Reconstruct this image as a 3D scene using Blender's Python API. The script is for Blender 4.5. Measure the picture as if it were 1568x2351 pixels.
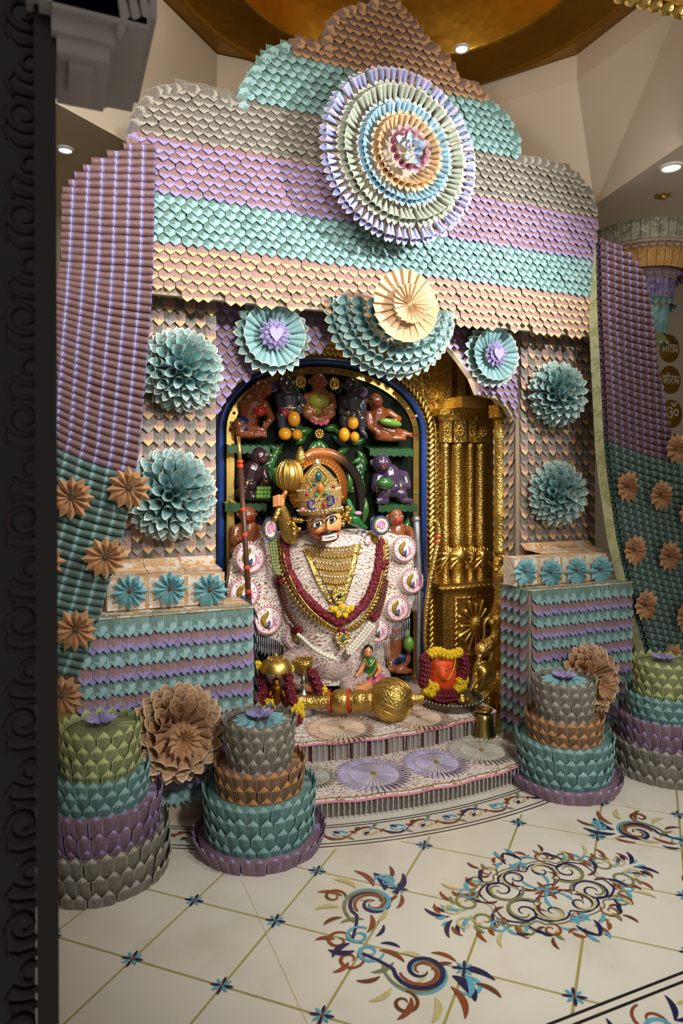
import bpy, math, random
from mathutils import Vector, Matrix
random.seed(7)
SC = bpy.context.scene
for _o in list(bpy.data.objects): bpy.data.objects.remove(_o)
COL = SC.collection
V = Vector
# ------------------------------------------------------------------ camera
F, D, H = 1567.0, 3.6, 1.65            # focal length in pixels, distance to facade plane (Y=0), eye height
YAW = math.radians(22.7)
HORIZON = 1087.0
cam = bpy.data.cameras.new('camera'); camo = bpy.data.objects.new('camera', cam); COL.objects.link(camo)
cam.sensor_width = 36; cam.sensor_fit = 'AUTO'; cam.lens = F / 2351 * 36
cam.shift_y = -(1175.5 - HORIZON) / 2351
cam.clip_start = 0.05
cam.dof.use_dof = True; cam.dof.focus_distance = 4.1; cam.dof.aperture_fstop = 3.5
camo.location = (0, -D, H); camo.rotation_euler = (math.pi/2, 0, -YAW)
SC.camera = camo
# ------------------------------------------------------------------ view + world
vs = SC.view_settings
SC.display_settings.display_device = 'sRGB'
vs.view_transform = 'Standard'; vs.look = 'None'; vs.gamma = 1.0; vs.use_curve_mapping = False
vs.exposure = 0.0
w = bpy.data.worlds.new('world'); SC.world = w; w.use_nodes = True
w.node_tree.nodes['Background'].inputs[0].default_value = (1.0, 0.93, 0.85, 1)
w.node_tree.nodes['Background'].inputs[1].default_value = 0.32
# ------------------------------------------------------------------ hall lamps, and added fill lights without fixtures
def spot(name, loc, to, power, size=0.12, ang=60, blend=0.6, color=(1, 0.93, 0.84)):
    l = bpy.data.lights.new(name, 'SPOT'); l.energy = power; l.shadow_soft_size = size
    l.spot_size = math.radians(ang); l.spot_blend = blend; l.color = color
    o = bpy.data.objects.new(name, l); COL.objects.link(o); o.location = loc
    o.rotation_euler = (V(to) - V(loc)).to_track_quat('-Z', 'Y').to_euler()
    return o
def area(name, loc, to, power, size=0.5, color=(1, 0.93, 0.84)):
    l = bpy.data.lights.new(name, 'AREA'); l.energy = power; l.size = size; l.color = color
    o = bpy.data.objects.new(name, l); COL.objects.link(o); o.location = loc
    o.rotation_euler = (V(to) - V(loc)).to_track_quat('-Z', 'Y').to_euler()
    return o
spot('key_fill_light', (3.1, -2.1, 3.36), (1.85, 0, 2.70), 430, 0.05, 84, 1.0, (1, 0.98, 0.97))
spot('key_fill_light', (0.9, -2.4, 3.45), (0.7, 0, 2.5), 190, 0.08, 70, 1.0, (1, 0.96, 0.92))  # weaker fill added on the left side, not a known lamp
spot('shrine_light', (2.1, -2.5, 2.95), (1.75, 0.5, 1.15), 210, 0.05, 42, 0.8, (1, 0.94, 0.86))
spot('floor_light', (1.9, -2.9, 3.5), (1.9, -1.75, 0), 170, 0.12, 66, 1.0, (1, 0.98, 0.94))
spot('lower_front_fill', (1.3, -4.4, 3.2), (1.65, -0.4, 0.62), 330, 0.15, 52, 0.7, (1, 0.97, 0.92))  # fill added behind the camera to lift the dark lower fronts
spot('niche_fill', (2.25, 0.12, 2.50), (2.75, 0.75, 1.2), 45, 0.04, 90, 1.0, (1, 0.92, 0.78))  # added spot under the header, brightens the dark niche gold
area('vault_fill', (0.3, -1.45, 3.75), (0.9, 1.2, 4.2), 30, 0.5, (1, 0.93, 0.84))  # unseen fill added to brighten the dark vault, left half
area('vault_fill', (3.1, -1.55, 3.75), (3.0, 1.2, 4.2), 26, 0.5, (1, 0.93, 0.84))  # matching added fill for the right half of the vault
# ------------------------------------------------------------------ pixel -> world
FW = V((math.sin(YAW), math.cos(YAW), 0)); RT = V((math.cos(YAW), -math.sin(YAW), 0)); CAM = V((0, -D, H))
def ray(px, py): return FW + RT * ((px - 784) / F) + V((0, 0, -(py - HORIZON) / F))
def atY(px, py, Y=0.0):
    d = ray(px, py); return CAM + d * ((Y + D) / d.y)
def atZ(px, py, Z=0.0):
    d = ray(px, py); return CAM + d * ((Z - H) / d.z)
def pxm(p): return ((V(p) - CAM).dot(FW)) / F          # metres per pixel at a point
# ------------------------------------------------------------------ objects
WM = {}
def place(o, W, parent=None):
    if parent is not None:
        o.parent = parent; o.matrix_parent_inverse = WM[parent.name].inverted()
    o.matrix_basis = W; WM[o.name] = W.copy()
    return o
def tag(o, label=None, cat=None, group=None, kind=None):
    if label: o['label'] = label
    if cat: o['category'] = cat
    if group: o['group'] = group
    if kind: o['kind'] = kind
    return o
def thing(name, loc, label, cat, group=None):
    o = bpy.data.objects.new(name, None); COL.objects.link(o); o.empty_display_size = 0.05
    place(o, Matrix.Translation(V(loc))); return tag(o, label, cat, group)
def inst(name, mesh, W, parent):
    o = bpy.data.objects.new(name, mesh); COL.objects.link(o); return place(o, W, parent)
def frame(p, x, y, z, sx=1, sy=1, sz=1):
    m = Matrix.Identity(4)
    for i, (a, s) in enumerate(((x, sx), (y, sy), (z, sz))):
        for r in range(3): m[r][i] = a[r] * s
    for r in range(3): m[r][3] = p[r]
    return m
def basis_z(p, z, roll=0.0, s=1.0):
    z = V(z).normalized(); up = V((0, 0, 1)) if abs(z.z) < 0.95 else V((0, 1, 0))
    x = up.cross(z).normalized(); y = z.cross(x)
    if roll:
        c, q = math.cos(roll), math.sin(roll); x, y = x*c + y*q, y*c - x*q
    return frame(p, x, y, z, s, s, s)
class MB:
    def __init__(s): s.v = []; s.f = []; s.uv = []; s.m = []
    def add(s, vs, fs, uvs=None, mi=0):
        b = len(s.v); s.v += [tuple(v) for v in vs]
        s.uv += list(uvs) if uvs else [(0.5, 0.5)] * len(vs)
        s.f += [tuple(i + b for i in f) for f in fs]; s.m += [mi] * len(fs); return s
    def mesh(s, name, mats, smooth=True, M=None):
        me = bpy.data.meshes.new(name)
        me.from_pydata([tuple(M @ V(v)) for v in s.v] if M else s.v, [], s.f)
        for m in (mats if isinstance(mats, (list, tuple)) else [mats]): me.materials.append(m)
        if len(me.materials) > 1: me.polygons.foreach_set('material_index', s.m)
        ul = me.uv_layers.new(name='UVMap'); idx = [0] * len(me.loops); me.loops.foreach_get('vertex_index', idx)
        flat = [c for i in idx for c in s.uv[i]]; ul.data.foreach_set('uv', flat)
        me.polygons.foreach_set('use_smooth', [smooth] * len(me.polygons)); me.update(); return me
    def build(s, name, mats, parent=None, smooth=True, remesh=None, sm=4, sub=0):
        xs = [v[0] for v in s.v]; ys = [v[1] for v in s.v]; zs = [v[2] for v in s.v]
        c = V(((min(xs)+max(xs))/2, (min(ys)+max(ys))/2, min(zs))); T = Matrix.Translation(c)
        o = bpy.data.objects.new(name, s.mesh(name, mats, smooth, T.inverted())); COL.objects.link(o)
        place(o, T, parent)
        if remesh:
            r = o.modifiers.new('r', 'REMESH'); r.mode = 'VOXEL'; r.voxel_size = remesh; r.use_smooth_shade = True
            q = o.modifiers.new('s', 'SMOOTH'); q.iterations = sm; q.factor = 0.5
        if sub:
            q = o.modifiers.new('sub', 'SUBSURF'); q.levels = sub; q.render_levels = sub
        return o
    # shapes -----------------------------------------------------------
    def box(s, lo, hi, mi=0):
        x0, y0, z0 = lo; x1, y1, z1 = hi
        vs = [(x0,y0,z0),(x1,y0,z0),(x1,y1,z0),(x0,y1,z0),(x0,y0,z1),(x1,y0,z1),(x1,y1,z1),(x0,y1,z1)]
        return s.add(vs, [(0,3,2,1),(4,5,6,7),(0,1,5,4),(1,2,6,5),(2,3,7,6),(3,0,4,7)],
                     [(0,0),(1,0),(1,0),(0,0),(0,1),(1,1),(1,1),(0,1)], mi)
    def obox(s, M, mi=0):
        q = MB().box((-.5,-.5,-.5),(.5,.5,.5)); return s.add([M @ V(v) for v in q.v], q.f, q.uv, mi)
    def grid(s, fn, nu, nv, closed_u=False, mi=0):
        vs = []; uv = []
        for j in range(nv + 1):
            for i in range(nu + (0 if closed_u else 1)):
                vs.append(fn(i / nu, j / nv)); uv.append((i / nu, j / nv))
        W = nu if closed_u else nu + 1; fs = []
        for j in range(nv):
            for i in range(nu):
                a = j*W + i; b = j*W + (i + 1) % W; fs.append((a, b, b + W, a + W))
        return s.add(vs, fs, uv, mi)
    def tube(s, path, rad, n=8, caps=True, closed=False, mi=0, usc=1.0):
        P = [V(p) for p in path]; N = len(P)
        R = rad if isinstance(rad, (list, tuple)) else [rad] * N
        ln = 0; vs = []; uv = []; t0 = None; x = None
        for i in range(N):
            t = (P[(i+1) % N] - P[i-1]) if (closed or 0 < i < N-1) else (P[1]-P[0] if i == 0 else P[-1]-P[-2])
            if t.length < 1e-9: t = V((0, 0, 1))
            t.normalize()
            if x is None:
                a = V((0,0,1)) if abs(t.z) < .9 else V((0,1,0)); x = a.cross(t).normalized()
            else:
                x = x - t * x.dot(t); x = x.normalized() if x.length > 1e-6 else V((0,0,1)).cross(t).normalized()
            y = t.cross(x)
            if i: ln += (P[i]-P[i-1]).length
            for k in range(n):
                a = 2*math.pi*k/n; vs.append(P[i] + (x*math.cos(a) + y*math.sin(a))*R[i]); uv.append((ln*usc, k/n))
        fs = []
        for i in range(N if closed else N-1):
            for k in range(n):
                a = i*n + k; b = i*n + (k+1) % n; c = ((i+1) % N)*n
                fs.append((a, b, c + (k+1) % n, c + k))
        if caps and not closed:
            fs.append(tuple(range(n-1, -1, -1))); fs.append(tuple((N-1)*n + k for k in range(n)))
        return s.add(vs, fs, uv, mi)
    def lathe(s, prof, M=None, n=24, mi=0, a0=0.0, a1=2*math.pi, cap=True):
        M = M or Matrix.Identity(4); full = abs(a1 - a0 - 2*math.pi) < 1e-6
        W = n if full else n + 1; vs = []; uv = []; fs = []
        for j, (r, z) in enumerate(prof):
            for k in range(W):
                a = a0 + (a1-a0)*k/n; vs.append(M @ V((r*math.cos(a), r*math.sin(a), z))); uv.append((k/n, j/max(1, len(prof)-1)))
        for j in range(len(prof)-1):
            for k in range(n):
                a = j*W + k; b = j*W + (k+1) % W if full else j*W + k + 1; fs.append((a, b, b + W, a + W))
        if cap and full:
            if prof[0][0] > 1e-5: fs.append(tuple(range(W-1, -1, -1)))
            if prof[-1][0] > 1e-5: fs.append(tuple((len(prof)-1)*W + k for k in range(W)))
        return s.add(vs, fs, uv, mi)
    def ell(s, c, r, n=12, m=8, M=None, mi=0):
        r = (r, r, r) if not isinstance(r, (tuple, list, V)) else r; c = V(c)
        M = M or Matrix.Identity(3)
        def fn(u, v):
            a = 2*math.pi*u; b = math.pi*(v - .5)*.9995
            return c + M @ V((r[0]*math.cos(a)*math.cos(b), r[1]*math.sin(a)*math.cos(b), r[2]*math.sin(b)))
        return s.grid(fn, n, m, True, mi)
    def cap(s, a, b, ra, rb, n=10, mi=0):
        a = V(a); b = V(b); t = b - a; L = t.length; t = t.normalized() if L > 1e-6 else V((0,0,1))
        prof = [(-1, .02), (-.8, .6), (-.45, .89), (0, 1)]
        path = [a + t*ra*p for p, q in prof] + [b + t*rb*-p for p, q in prof[::-1]]
        rad = [ra*q for p, q in prof] + [rb*q for p, q in prof[::-1]]
        return s.tube(path, rad, n, True, mi=mi)
    def chain(s, pts, n=10):
        for (p, r), (p2, r2) in zip(pts, pts[1:]): s.cap(p, p2, r, r2, n)
        return s
    def prism(s, poly, y0, y1, mi=0, mi2=None):
        """poly: (x,z) outline, extruded along Y"""
        n = len(poly); vs = [(x, y0, z) for x, z in poly] + [(x, y1, z) for x, z in poly]
        s.add(vs, [tuple(range(n))[::-1], tuple(range(n, 2*n))], [(x, z) for x, z in poly]*2, mi)
        return s.add(vs, [(i, (i+1) % n, n + (i+1) % n, n + i) for i in range(n)], [(x, z) for x, z in poly]*2, mi if mi2 is None else mi2)
    def plate(s, M, poly, h, mi=0):
        n = len(poly); vs = [M @ V((x, y, 0)) for x, y in poly] + [M @ V((x, y, h)) for x, y in poly]
        return s.add(vs, [tuple(range(n))[::-1], tuple(range(n, 2*n))] + [(i, (i+1) % n, n + (i+1) % n, n + i) for i in range(n)],
                     [(x, y) for x, y in poly]*2, mi)
    def merge(s, o, M, mi=0): return s.add([M @ V(v) for v in o.v], o.f, o.uv, mi)
def smooth_path(pts, k=6, closed=False):
    P = [V(p) for p in pts]; N = len(P); out = []
    for i in range(N if closed else N-1):
        a = P[(i-1) % N] if closed or i else P[0]*2 - P[1]; b = P[i]; c = P[(i+1) % N]
        d = P[(i+2) % N] if closed or i+2 < N else P[-1]*2 - P[-2]
        for q in range(k):
            t = q/k; out.append(0.5*((2*b) + (c-a)*t + (2*a-5*b+4*c-d)*t*t + (3*b-a-3*c+d)*t**3))
    if not closed: out.append(P[-1])
    return out
def interp(tab, x):
    if x <= tab[0][0]: return tab[0][1]
    for (a, p), (b, q) in zip(tab, tab[1:]):
        if x <= b: return p + (q-p)*(x-a)/(b-a)
    return tab[-1][1]
def inside(poly, x, z):
    r = False; j = len(poly)-1
    for i in range(len(poly)):
        (xi, zi), (xj, zj) = poly[i], poly[j]
        if (zi > z) != (zj > z) and x < (xj-xi)*(z-zi)/(zj-zi)+xi: r = not r
        j = i
    return r
# ------------------------------------------------------------------ materials
def lin(c):
    if isinstance(c, str): c = [int(c[i:i+2], 16)/255 for i in (0, 2, 4)]
    return tuple(x/12.92 if x <= .04045 else ((x+.055)/1.055)**2.4 for x in c[:3]) + (1,)
class NT:
    def __init__(s, name):
        s.m = bpy.data.materials.new(name); s.m.use_nodes = True; s.t = s.m.node_tree
        s.b = s.t.nodes['Principled BSDF']
    def n(s, ty, **k):
        x = s.t.nodes.new(ty)
        for a, b in k.items(): setattr(x, a, b)
        return x
    def put(s, sock, val):
        if hasattr(val, 'node') or isinstance(val, bpy.types.NodeSocket): s.t.links.new(val, sock)
        else: sock.default_value = val
    def math(s, op, a, b=0.0, c=None):
        x = s.n('ShaderNodeMath', operation=op); s.put(x.inputs[0], a); s.put(x.inputs[1], b)
        if c is not None: s.put(x.inputs[2], c)
        return x.outputs[0]
    def step(s, v, lo, hi):
        x = s.n('ShaderNodeMapRange', interpolation_type='SMOOTHSTEP'); s.put(x.inputs[0], v); x.inputs[1].default_value = lo; x.inputs[2].default_value = hi
        return x.outputs[0]
    def mix(s, f, a, b, mode='MIX'):
        x = s.n('ShaderNodeMix', data_type='RGBA', blend_type=mode); s.put(x.inputs[0], f); s.put(x.inputs[6], a); s.put(x.inputs[7], b); return x.outputs[2]
    def noise(s, scale, coord=None, det=2, rough=.5):
        x = s.n('ShaderNodeTexNoise'); x.inputs['Scale'].default_value = scale; x.inputs['Detail'].default_value = det; x.inputs['Roughness'].default_value = rough
        if coord is not None: s.put(x.inputs['Vector'], coord)
        return x.outputs[0]
    def voro(s, scale, coord=None, feat='F1', out=0, rnd=1.0):
        x = s.n('ShaderNodeTexVoronoi', feature=feat); x.inputs['Scale'].default_value = scale; x.inputs['Randomness'].default_value = rnd
        if coord is not None: s.put(x.inputs['Vector'], coord)
        return x.outputs[out]
    def pos(s): return s.n('ShaderNodeNewGeometry').outputs['Position']
    def obj(s): return s.n('ShaderNodeTexCoord').outputs['Object']
    def uv(s):
        c = s.n('ShaderNodeTexCoord').outputs['UV']; x = s.n('ShaderNodeSeparateXYZ'); s.put(x.inputs[0], c); return c, x.outputs[0], x.outputs[1]
    def bump(s, h, strength=.3, dist=.005):
        x = s.n('ShaderNodeBump'); x.inputs['Strength'].default_value = strength; x.inputs['Distance'].default_value = dist
        s.put(x.inputs['Height'], h); s.put(s.b.inputs['Normal'], x.outputs[0])
    def out(s, col=None, rough=None, metal=None, spec=None, coat=None):
        if col is not None: s.put(s.b.inputs['Base Color'], col)
        if rough is not None: s.put(s.b.inputs['Roughness'], rough)
        if metal is not None: s.b.inputs['Metallic'].default_value = metal
        if spec is not None: s.b.inputs['Specular IOR Level'].default_value = spec
        if coat: s.b.inputs['Coat Weight'].default_value = coat; s.b.inputs['Coat Roughness'].default_value = .08
        return s.m
def simple(name, col, rough=.5, metal=0.0, var=.12, nscale=30, bump=0.0, bscale=60, coat=None, spec=None):
    t = NT(name); c = lin(col); p = t.pos(); nz = t.noise(nscale, p)
    lo = tuple(x*(1-var) for x in c[:3]) + (1,); hi = tuple(min(1, x*(1+var)) for x in c[:3]) + (1,)
    if bump: t.bump(t.noise(bscale, p), bump, .004)
    return t.out(t.mix(nz, lo, hi), rough, metal, spec, coat)
def note_mat(name, body, body2, tip, edge, tip_h=.40, chev=None, rough=.62, dots=None):
    t = NT(name); uvc, u, v = t.uv(); p = t.pos()
    n1 = t.noise(5, uvc, 3, .7); fine = t.noise(420, p, 2, .7); lines = t.noise(130, p, 3, .7)
    col = t.mix(t.step(fine, .35, .7), lin(body), lin(body2))
    col = t.mix(t.math('MULTIPLY', t.step(lines, .44, .60), .65), col, lin(body2))
    vv = t.math('ADD', v, t.math('MULTIPLY', t.math('SUBTRACT', n1, .5), .55))
    if chev:
        k = t.math('MULTIPLY', t.step(u, .46, .54), t.step(t.math('SUBTRACT', .52, vv), 0, .10)); col = t.mix(t.math('MULTIPLY', k, .75), col, lin(chev))
        k = t.math('MULTIPLY', t.step(t.math('SUBTRACT', .52, u), 0, .03), t.step(t.math('SUBTRACT', .30, v), 0, .03)); col = t.mix(k, col, lin(tip))
    else:
        col = t.mix(t.step(t.math('SUBTRACT', tip_h, vv), 0, .08), col, lin(tip))
    col = t.mix(t.step(u, .92, .96), col, lin(edge)); col = t.mix(t.step(t.math('SUBTRACT', .045, u), 0, .03), col, lin(edge))
    r = t.n('ShaderNodeObjectInfo').outputs['Random']; big = t.noise(9, p)
    g = t.math('ADD', t.math('MULTIPLY', r, .20), t.math('MULTIPLY_ADD', big, .3, .74))
    gc = t.n('ShaderNodeCombineColor'); [t.put(gc.inputs[i], g) for i in range(3)]
    col = t.mix(1.0, col, gc.outputs[0], 'MULTIPLY')
    return t.out(col, rough, 0, .35)
def roll_mat(name, body, body2, edge, seam):
    t = NT(name); uvc, u, v = t.uv(); p = t.pos(); fr = t.math('FRACT', u)
    fine = t.noise(380, p, 2, .7); col = t.mix(t.step(fine, .3, .7), lin(body), lin(body2))
    big = t.noise(22, p, 2); col = t.mix(t.math('MULTIPLY', t.step(big, .5, .75), .22), col, lin(edge))
    col = t.mix(t.step(fr, .72, .80), col, lin(edge)); col = t.mix(t.step(t.math('SUBTRACT', .14, fr), 0, .06), col, lin(edge))
    col = t.mix(t.math('MULTIPLY', t.step(fr, .90, .93), t.step(t.math('SUBTRACT', 1.01, fr), 0, .02)), col, lin(seam))
    t.bump(t.noise(55, p, 2), .35, .006)
    return t.out(col, .55, 0, .35)
M = {}
M['teal'] = note_mat('note_teal', '779890', '506e66', '82acae', '88b0b2', chev='9cbec0')
M['purple'] = note_mat('note_lavender', 'a3827f', '765a60', '978bc0', '9a8cac', tip_h=.34)
M['tan'] = note_mat('note_tan', 'b4948a', '8a6c64', 'dfba88', 'c0a08a', tip_h=.30)
M['grey'] = note_mat('note_grey', '858076', '58544d', '9d988c', '8e897f', tip_h=.30)
M['brown'] = note_mat('note_brown', '8a7062', '5e4a44', 'ac845e', '9c7858', tip_h=.36)
M['greyd'] = note_mat('note_stone_grey', '8d887c', '615d53', 'b0ac9e', 'a39f92', tip_h=.25)
M['browns'] = note_mat('note_copper', '94745c', '6a5040', 'c8945c', 'b98856', tip_h=.28)
M['yg'] = note_mat('note_yellow_green', '9aa074', '727854', 'bfc98a', 'b4bf80', tip_h=.3)
M['tealp'] = note_mat('note_teal_petal', '6f9694', '4e7270', '92bab8', '88b2b0', tip_h=.3)
M['purpp'] = note_mat('note_violet_petal', '927684', '6c5666', 'a598c8', 'a093c0', tip_h=.2)
M['roll_p'] = roll_mat('roll_lavender', '82605a', '5c4444', '766a9a', 'b0a8b4')
M['roll_g'] = roll_mat('roll_green', '586e64', '3e5048', '608482', '98aca6')
def cone_mat(name, a, b, rim, rough=.6):
    t = NT(name); uvc, u, v = t.uv(); p = t.pos(); f = t.noise(160, p, 2, .7)
    col = t.mix(t.step(f, .38, .68), lin(a), lin(b)); col = t.mix(t.step(v, .94, .98), col, lin(rim))
    r = t.n('ShaderNodeObjectInfo').outputs['Random']; gc = t.n('ShaderNodeCombineColor'); g = t.math('MULTIPLY_ADD', r, .3, .8); [t.put(gc.inputs[i], g) for i in range(3)]
    col = t.mix(1.0, col, gc.outputs[0], 'MULTIPLY')
    return t.out(col, rough, 0, .3)
M['c_teal'] = cone_mat('cone_teal', '9cc4c4', '76a2a4', 'dee2d2')
M['c_tan'] = cone_mat('cone_tan', 'd2a880', 'a47a5c', 'e2cba8')
M['c_blue'] = cone_mat('cone_periwinkle', '94aade', 'b8b4e0', 'e4e6f2')
M['c_lil'] = cone_mat('cone_lilac', 'c5b4d6', 'a9b4e0', 'ece4ee')
M['c_green'] = cone_mat('cone_sage', 'b4bcaa', '98a492', 'dcdecc')
M['c_sky'] = cone_mat('cone_sky', '9fc4e4', '8cc0c0', 'dfe8f0')
M['c_peach'] = cone_mat('cone_peach', 'e6c69a', 'cf9f72', 'f0dcc0')
M['c_pink'] = cone_mat('cone_pink', 'd3a0ae', 'b47c8c', 'ecd0d4')
M['st_tan'] = cone_mat('star_tan', 'c69a6e', 'a87a58', 'd9b88e')
M['st_teal'] = cone_mat('star_teal', '86bcc4', '5f929a', 'c4dcd8')
M['st_violet'] = cone_mat('star_violet', 'a99fd0', '8a7cb4', 'd8d4ea')
M['st_cream'] = cone_mat('pinwheel_cream', 'ecd0a8', 'd6ac82', 'f3e3cc')
M['ice'] = cone_mat('rose_ice_blue', 'b9cae0', '9fb6d4', 'e2eaf2')
M['card'] = simple('cardboard', 'b8a890', .8)
M['cream'] = simple('ceiling_cream', 'd9ccb8', .75, var=.04, nscale=3)
M['wall'] = simple('wall_cream', 'c4b7a2', .7, var=.05, nscale=2)
def gold(name, col='d2b060', rough=.36, kind='emboss', sc=60, st=.5):
    t = NT(name); p = t.pos()
    if kind == 'emboss':
        h = t.math('ADD', t.voro(sc, p, 'SMOOTH_F1'), t.math('MULTIPLY', t.noise(sc*1.7, p, 3), .25)); t.bump(h, st, .01)
    elif kind == 'soft': t.bump(t.noise(6, p, 2), .25, .03)
    nz = t.noise(12, p, 3); c = lin(col); col = t.mix(nz, tuple(x*.72 for x in c[:3])+(1,), tuple(min(1, x*1.15) for x in c[:3])+(1,))
    return t.out(col, rough, 1.0)
M['gold'] = gold('gold_leaf', kind='emboss', sc=70, st=.45)
M['gold_s'] = gold('gold_smooth', kind='plain')
M['gold_c'] = gold('gold_chased', kind='emboss', sc=95, st=.6)
M['gold_d'] = gold('gold_dome', 'b88a30', .38, 'soft')
M['brass'] = gold('brass', 'a8955a', .25, 'plain')
M['jewel'] = gold('gold_jewellery', 'd8b878', .42, 'emboss', 260, .8)
M['silver'] = simple('silver', 'b8b8bc', .3, 1.0, .2, 80)
M['silverd'] = simple('silver_glitter', '8f9096', .35, .9, .5, 300, .8, 260)
# ================================================================== ROOM
AX = 1.76                                   # symmetry axis of the shrine
CC = (1.80, 1.85)                           # centre of the curved steps and floor bands
def marble():
    t = NT('white_marble'); p = t.pos(); n = t.noise(2.2, p, 5, .6); n2 = t.noise(7, p, 4, .65)
    col = t.mix(t.step(n, .45, .75), lin('dedacd'), lin('cfc8b6')); col = t.mix(t.math('MULTIPLY', t.step(n2, .62, .8), .4), col, lin('c2b08c'))
    return t.out(col, .16, 0, .5)
M['marble'] = marble()
M['olive'] = simple('inlay_olive', 'a39a58', .25, nscale=40)
for k, c in dict(navy='23244f', inkblack='23211f', rust='8a4a2c', sky='5fa6bc', sage='7d7f56', straw='c2b67e', umber='6b4028').items():
    M['in_'+k] = simple('inlay_'+k, c, .22, var=.25, nscale=60)
fl = MB().box((-1.6, -3.0, -.06), (6.4, 2.6, -.002)).build('floor', M['olive'], smooth=False); tag(fl, kind='structure')
# rhombic marble tiles, the olive bed showing between them
hx, hy, g = .2535, .2375, .0045
tile = MB().plate(Matrix.Identity(4), [(hx-g*1.5, 0), (0, hy-g*1.5), (-hx+g*1.5, 0), (0, -hy+g*1.5)], .002).mesh('marble_tile', M['marble'], False)
tiles = []
for i in range(-14, 18):
    for j in range(-8, 9):
        if (i + j) % 2 == 0:
            x = AX + i*hx; y = -1.425 + j*hy
            if -1.4 < x < 5.0 and -2.9 < y < 2.4: tiles.append((x, y))
tiles.sort(key=lambda q: q[0]**2 + (q[1]+D)**2)
rest = MB()
for x, y in tiles[290:]: rest.plate(Matrix.Translation((x, y, -.002)), [(hx-g*1.5, 0), (0, hy-g*1.5), (-hx+g*1.5, 0), (0, -hy+g*1.5)], .002)
if rest.v: tag(rest.build('far_marble_tile', M['marble'], fl, False), kind='stuff')
for x, y in tiles[:290]: inst('marble_tile', tile, Matrix.Translation((x, y, -.002)), fl)
def arc_band(name, r0, r1, z0, z1, mat, a0, a1, n=80, parent=None, c=CC):
    b = MB(); 
    def pt(r, a, z): return (c[0]+r*math.sin(a), c[1]-r*math.cos(a), z)
    A = [a0+(a1-a0)*i/n for i in range(n+1)]
    b.add([pt(r0, a, z1) for a in A]+[pt(r1, a, z1) for a in A]+[pt(r1, a, z0) for a in A],
          [(i, n+1+i, n+2+i, i+1) for i in range(n)]+[(n+1+i, 2*n+2+i, 2*n+3+i, n+2+i) for i in range(n)],
          [(i/n*30, 0) for i in range(n+1)]+[(i/n*30, 1) for i in range(n+1)]*2)
    return b.build(name, mat, parent, smooth=False)
arc_band('border_slab', .2, 2.75, -.002, .0012, M['marble'], -.75, .75, parent=fl)
for r in (2.555, 2.575, 2.71, 2.735): arc_band('border_line', r-.0035, r+.0035, 0, .0018, M['in_inkblack'], -.75, .75, parent=fl)
for y in (-1.955, -1.985): MB().box((-1.4, y-.005, 0), (5, y+.005, .0018)).build('border_line', M['in_inkblack'], fl, False)
MB().box((-1.4, -2.98, -.002), (5, -1.96, .0010)).build('border_slab', M['marble'], fl, False)
for x in (.695, 2.62): MB().box((x-.0012, -1.95, 0), (x+.0012, -.9, .0008)).build('slab_seam', M['in_straw'], fl, False)
ZI = .0022; _rz = 1
def ribbon(path, w, mat, name='inlay_scroll', parent=None, z=ZI):
    """flat tapered inlay strip along a floor path"""
    global _rz; _rz = (_rz*7 + 3) % 61; z += _rz*.00003
    P = [V((x, y, 0)) for x, y in path]; N = len(P); b = MB(); vs = []
    for i in range(N):
        t = (P[min(N-1, i+1)]-P[max(0, i-1)]).normalized(); q = V((-t.y, t.x, 0)); ww = w(i/(N-1))*.5
        for s in (1, -1): vs.append((P[i].x+q.x*ww*s, P[i].y+q.y*ww*s, z))
    b.add(vs, [(2*i, 2*i+1, 2*i+3, 2*i+2) for i in range(N-1)])
    return b.build(name, mat, parent or fl, False)
def spiral(cx, cy, r, a0, turns, sgn=1, n=26, lead=None):
    pts = []
    for i in range(n+1):
        t = i/n; rr = r*(1-.82*t); a = a0 + sgn*turns*2*math.pi*t; pts.append((cx+rr*math.cos(a), cy+rr*math.sin(a)))
    return (lead or []) + pts
taper = lambda w: (lambda t: w*(.25+.75*math.sin(math.pi*min(1, .15+t*.85))))
leafw = lambda w: (lambda t: .78*w*math.sin(math.pi*(.03+.94*t))**.8)
def leaf(x, y, a, L, w, mat, bend=.25, **k):
    pts = [(x+L*t*math.cos(a+bend*t*2), y+L*t*math.sin(a+bend*t*2)) for t in [i/8 for i in range(9)]]
    ribbon(pts, leafw(w), mat, 'inlay_leaf', **k)
def star_flower(x, y, r=.034):
    for i in range(8):
        a = math.pi/4*i + .2; leaf(x+.006*math.cos(a), y+.006*math.sin(a), a, r*(1 if i % 2 else .85), r*.42, M['in_navy'] if i % 2 else M['in_sky'], 0)
    MB().lathe([(.006, ZI), (.006, ZI+.0006)], Matrix.Translation((x, y, 0)), 8).build('inlay_dot', M['in_rust'], fl, False)
for i in range(-10, 8):
    for j in range(-6, 3):
        if (i + j) % 2: 
            x = AX + i*hx; y = -1.425 + j*hy
            if (x-CC[0])**2+(y-CC[1])**2 < 2.76**2 or not (-1.93 < y < -.5) or abs(x-AX) > 2.2: continue
            if abs(x-AX)/1.15+abs(y+1.425)/.60 < .75: continue
            star_flower(x, y)
MB().plate(Matrix.Translation((AX, -1.425, 0)), [(.52, 0), (0, .29), (-.52, 0), (0, -.29)], .0012).build('medallion_slab', M['marble'], fl, False)
CX, CY = AX+.03, -1.425
def quad(fn):
    for sx in (1, -1):
        for sy in (1, -1): fn(sx, sy)
def scroll(x, y, r, a0, turns, w, mat, sx, sy, sgn=1, lead=None):
    pts = spiral(x, y, r, a0, turns, sgn, lead=lead); ribbon([(CX+sx*p, CY+sy*q) for p, q in pts], taper(w), mat)
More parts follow.
